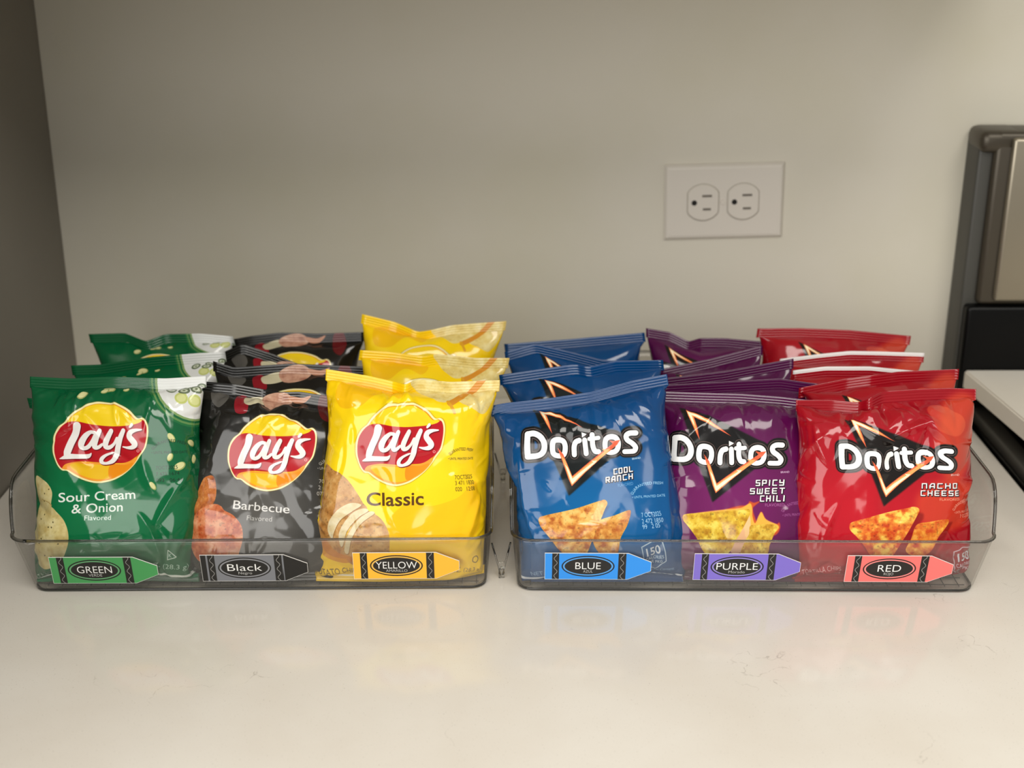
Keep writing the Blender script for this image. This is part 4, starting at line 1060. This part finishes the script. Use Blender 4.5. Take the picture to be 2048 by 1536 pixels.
bin_a = make_bin('clear plastic bin with green, black and yellow colour tags', -0.3512, -0.0185, 0.0100, 0.0035, 0.8850, math.radians(0.8))
bin_b = make_bin('clear plastic bin with blue, purple and red colour tags', 0.0035, 0.3390, 0.0035, 0.0090, 0.8830, math.radians(-0.5))

# small clear clips standing between the two bins
def clip(x, y, s, label):
    t = empty('plastic_clip', (x, y, 0), 0.1)
    tag(t, label, 'clip', 'clear clips between the bins')
    bm = bmesh.new()
    for sx in (-1, 1):
        tube(bm, [(sx * 0.0052 * s, 0.002, 0.021 * s), (sx * 0.002 * s, 0, 0.0085 * s), (sx * 0.0006 * s, 0, 0.002 * s)], 0.0006, 6)
    obj('arm', bm, M_clip, t)
    bm = bmesh.new()
    box(bm, -0.0016 * s, 0.0016 * s, -0.0012, 0.0012, 0.0002, 0.010 * s, 0.0005)
    bmesh.ops.create_uvsphere(bm, u_segments=10, v_segments=8, radius=0.0016, matrix=Matrix.Translation((0, -0.0012, 0.0065 * s)))
    obj('hub', bm, M_clip, t)
clip(-0.0078, 0.905, 1.35, 'tiny clear plastic clip between the bins near the front')
clip(-0.0078, 1.075, 1.3, 'tiny clear plastic clip between the bins farther back')

# ---------------------------------------------------------------- crayon tags stuck on the bins' front walls
def crayon_tag(root, px, py, key, rot=0.0, part_label=''):
    W2, H2, TH = 0.0385, 0.0121, 0.0005
    inv = root.matrix_basis.inverted()
    p = inv @ at(px, py, 0.8775)
    z0 = p.z
    tilt = math.atan(0.009 / 0.046)
    yy = -0.009 * z0 / 0.046 - 0.0004
    M = Matrix.Translation((p.x, yy, z0 + 0.0004)) @ Matrix.Rotation(tilt, 4, 'X') @ Matrix.Rotation(rot, 4, 'Y')
    out = [(-1, -1), (0.565, -1), (1, -0.34), (1, 0.34), (0.565, 1), (-1, 1)]
    bm = bmesh.new(); uvl = bm.loops.layers.uv.new('UVMap')
    prism(bm, [M @ Vector((x * W2, 0, z * H2)) for x, z in out], M.to_3x3() @ Vector((0, -TH, 0)))
    Mi = M.inverted()
    for f in bm.faces:
        for l in f.loops:
            q = Mi @ l.vert.co; l[uvl].uv = ((q.x / W2 + 1) / 2, (q.z / H2 + 1) / 2)
    o = obj('crayon_tag', bm, tag_material(key), root, smooth=False)
    o['label'] = part_label
    return o
# ---------------------------------------------------------------- the bags, column by column
FL = 0.0035
G = {'green': 'green chip bags in the left bin', 'black': 'black chip bags in the left bin', 'yellow': 'yellow chip bags in the left bin',
     'blue': 'blue chip bags in the right bin', 'purple': 'purple chip bags in the right bin', 'red': 'red chip bags in the right bin'}
def front_bag(kind, label, top, yt, bot, **k):
    T = [at(p[0], p[1], yt + (p[2] if len(p) > 2 else 0)) for p in top]
    B = [atz(p[0], p[1], FL + (p[2] if len(p) > 2 else 0)) for p in bot]
    k.setdefault('lim', in_bin(kind in ('green', 'black', 'yellow')))
    k.setdefault('ws', 1.02); k.setdefault('hs', 1.09)
    return make_bag(kind, label, G[kind], T, B, **k)
def back_bag(kind, label, top, yt, back=0.030, half=None, **k):
    T = [at(p[0], p[1], yt + (p[2] if len(p) > 2 else 0)) for p in top]
    xm = (T[0].x + T[-1].x) / 2; hw = half or (T[-1].x - T[0].x) / 2 * 0.96
    lo, hi = (-0.345, -0.026) if xm < -0.015 else (0.010, 0.334)
    xm = max(lo + hw, min(hi - hw, xm))
    B = [Vector((xm + hw * s, yt - back, FL + 0.002)) for s in (-1, -0.3, 0.3, 1)]
    d = dict(lim=in_bin(kind in ('green', 'black', 'yellow')), ncr=30, fine=False, tf=0.019, tb=0.019, seed=int(top[0][0]), fat=0.3); d.update(k)
    return make_bag(kind, label, G[kind], T, B, **d)

front_bag('green', 'green sour cream and onion bag at the very front of its row',
          [(60, 753), (140, 757), (230, 753), (330, 757), (413, 752)], 0.940, [(76, 1176), (180, 1166), (300, 1162), (399, 1164)], tf=0.021, tb=0.018, seed=11, extra=[(.80, .45, 1.0, 2.6, .5, .0022), (.72, .25, 2.0, 2.4, .6, -.002), (.85, .22, 1.3, 1.6, .5, .002), (.25, .72, .5, 1.6, .4, -.0012)])
front_bag('black', 'dark barbecue bag at the front, between the green and yellow ones',
          [(398, 762), (470, 768), (530, 779, 0.002), (560, 784, -0.002), (600, 783), (668, 794), (705, 798)], 0.958, [(392, 1158), (520, 1166), (655, 1160)], tf=0.020, tb=0.018, seed=12)
front_bag('yellow', 'yellow classic bag at the very front of its row',
          [(652, 738), (740, 752), (792, 764, -0.004), (812, 770, -0.012), (832, 758, -0.002), (900, 764), (1000, 760)], 0.936, [(632, 1162), (760, 1166), (900, 1160), (968, 1146)], tf=0.021, tb=0.018, seed=13, extra=[(.45, .93, 1.5, 1.4, .5, -.003), (.52, .88, 2.2, 1.8, .5, .002), (.40, .88, 1.0, 1.8, .5, .002), (.85, .35, 1.2, 2.4, .6, .0022), (.80, .15, 2.2, 1.6, .6, -.002)])
front_bag('blue', 'blue tortilla chip bag at the very front, its seal rising to the right',
          [(980, 812), (1010, 806), (1100, 796), (1180, 784), (1260, 762), (1334, 748)], 0.938, [(1062, 1172), (1200, 1176), (1366, 1180)], tf=0.021, tb=0.018, seed=14, camp=.0010, rough=.0012, extra=[(.14, .48, 1.66, 3.6, .35, .0016), (.85, .40, 1.45, 3.0, .5, .002), (.78, .2, 1.2, 2.0, .6, -.0018), (.92, .62, .2, 1.0, .5, .0018)])
front_bag('purple', 'purple tortilla chip bag at the very front of its row',
          [(1310, 782), (1400, 785), (1480, 787), (1560, 793), (1628, 801)], 0.958, [(1345, 1158), (1480, 1170), (1598, 1166)], tf=0.020, tb=0.018, seed=15, camp=.0009, rough=.0010)
front_bag('red', 'red nacho cheese bag at the very front of its row, crumpled near the top',
          [(1592, 800), (1660, 800), (1718, 805, -0.004), (1740, 796, -0.012), (1765, 783, -0.002), (1840, 778), (1900, 776), (1952, 778)], 0.932,
          [(1588, 1178), (1700, 1168), (1850, 1158), (1926, 1146)], tf=0.021, tb=0.018, seed=16, camp=.0018, rough=.0016, extra=[(.50, .92, 1.5, 1.3, .6, -.0035), (.60, .82, .3, 1.6, .5, .003), (.74, .80, 2.3, 1.5, .6, .003), (.66, .74, 1.2, 1.2, .5, -.0025), (.42, .80, 2.6, 1.6, .5, .002), (.15, .75, 2.0, 1.8, .4, .002), (.2, .35, 1.2, 2.0, .5, .0022)])

back_bag('green', 'green bag directly behind the front green one, mostly hidden', [(54, 796), (160, 800), (300, 796), (432, 800)], 0.985)
back_bag('green', 'green bag third from the front, left corner jutting out', [(142, 731), (200, 729), (300, 714), (400, 706), (450, 704)], 1.060)
back_bag('green', 'rearmost green bag by the back wall, seal dipping in the middle', [(177, 668), (250, 666), (292, 683, -0.006), (330, 668), (400, 667), (466, 673)], 1.140)
back_bag('black', 'dark barbecue bag directly behind the front dark one', [(426, 722), (466, 735), (580, 727), (650, 730), (746, 734)], 1.028)
back_bag('black', 'dark bag third from the front, its ridged seal sloping down', [(438, 708), (484, 688), (540, 706), (600, 729), (722, 742)], 1.084)
back_bag('black', 'rearmost dark barbecue bag by the back wall', [(438, 684), (500, 672), (560, 665), (640, 667), (730, 664)], 1.146)
back_bag('yellow', 'yellow bag in the middle of its row, flat ridged seal', [(720, 700), (790, 705), (848, 713, -0.006), (875, 708), (950, 716), (1019, 716)], 1.028)
back_bag('yellow', 'rearmost yellow bag, tallest of all with a deep dip in its seal', [(724, 628), (790, 644), (836, 664, -0.008), (862, 660), (905, 650), (1013, 642)], 1.125)
back_bag('blue', 'blue bag directly behind the front blue one, crinkled and shiny', [(998, 750), (1080, 738), (1150, 728), (1178, 734, -0.006), (1230, 722), (1326, 720)], 0.998, seed=3)
back_bag('blue', 'blue bag third from the front, seal sloping down to the right', [(1009, 704), (1069, 687), (1135, 702), (1205, 720), (1306, 726)], 1.070)
back_bag('blue', 'rearmost blue bag by the back wall', [(1008, 688), (1140, 678), (1289, 665)], 1.140)
back_bag('purple', 'purple bag directly behind the front purple one, dark glossy seal', [(1328, 770), (1450, 763), (1560, 757), (1638, 768)], 0.994)
back_bag('purple', 'purple bag third from the front, seal rising to the right', [(1325, 757), (1450, 742), (1587, 717)], 1.040)
back_bag('purple', 'purple bag fourth from the front, just before the rearmost', [(1322, 738), (1420, 718), (1525, 691)], 1.092)
back_bag('purple', 'rearmost purple bag, left corner of its seal raised', [(1292, 656), (1340, 664), (1378, 683, -0.006), (1400, 676), (1450, 676), (1526, 683)], 1.146)
back_bag('red', 'red bag directly behind the front red one', [(1598, 776), (1700, 756), (1745, 750, -0.005), (1800, 743), (1918, 738)], 0.984)
back_bag('red', 'red bag third from the front, nearer one with a white edge', [(1586, 741), (1650, 733), (1740, 733), (1830, 742)], 1.036, white_edge=True)
back_bag('red', 'red bag fourth from the front, farther one with a white edge', [(1560, 718), (1640, 708), (1700, 702), (1760, 703), (1849, 706)], 1.088, white_edge=True)
back_bag('red', 'rearmost red bag by the back wall', [(1515, 657), (1600, 656), (1700, 660), (1822, 672)], 1.146)

for key, px, py, rt in (('green', 208, 1143, 0.004), ('black', 508, 1140, 0.0), ('yellow', 812, 1137, 0.0)):
    crayon_tag(bin_a, px, py, key, rt, key + ' crayon shaped tag')
for key, px, py, rt in (('blue', 1196, 1135, 0.0), ('purple', 1494, 1135, 0.0), ('red', 1798, 1138, 0.0)):
    crayon_tag(bin_b, px, py, key, rt, key + ' crayon shaped tag')
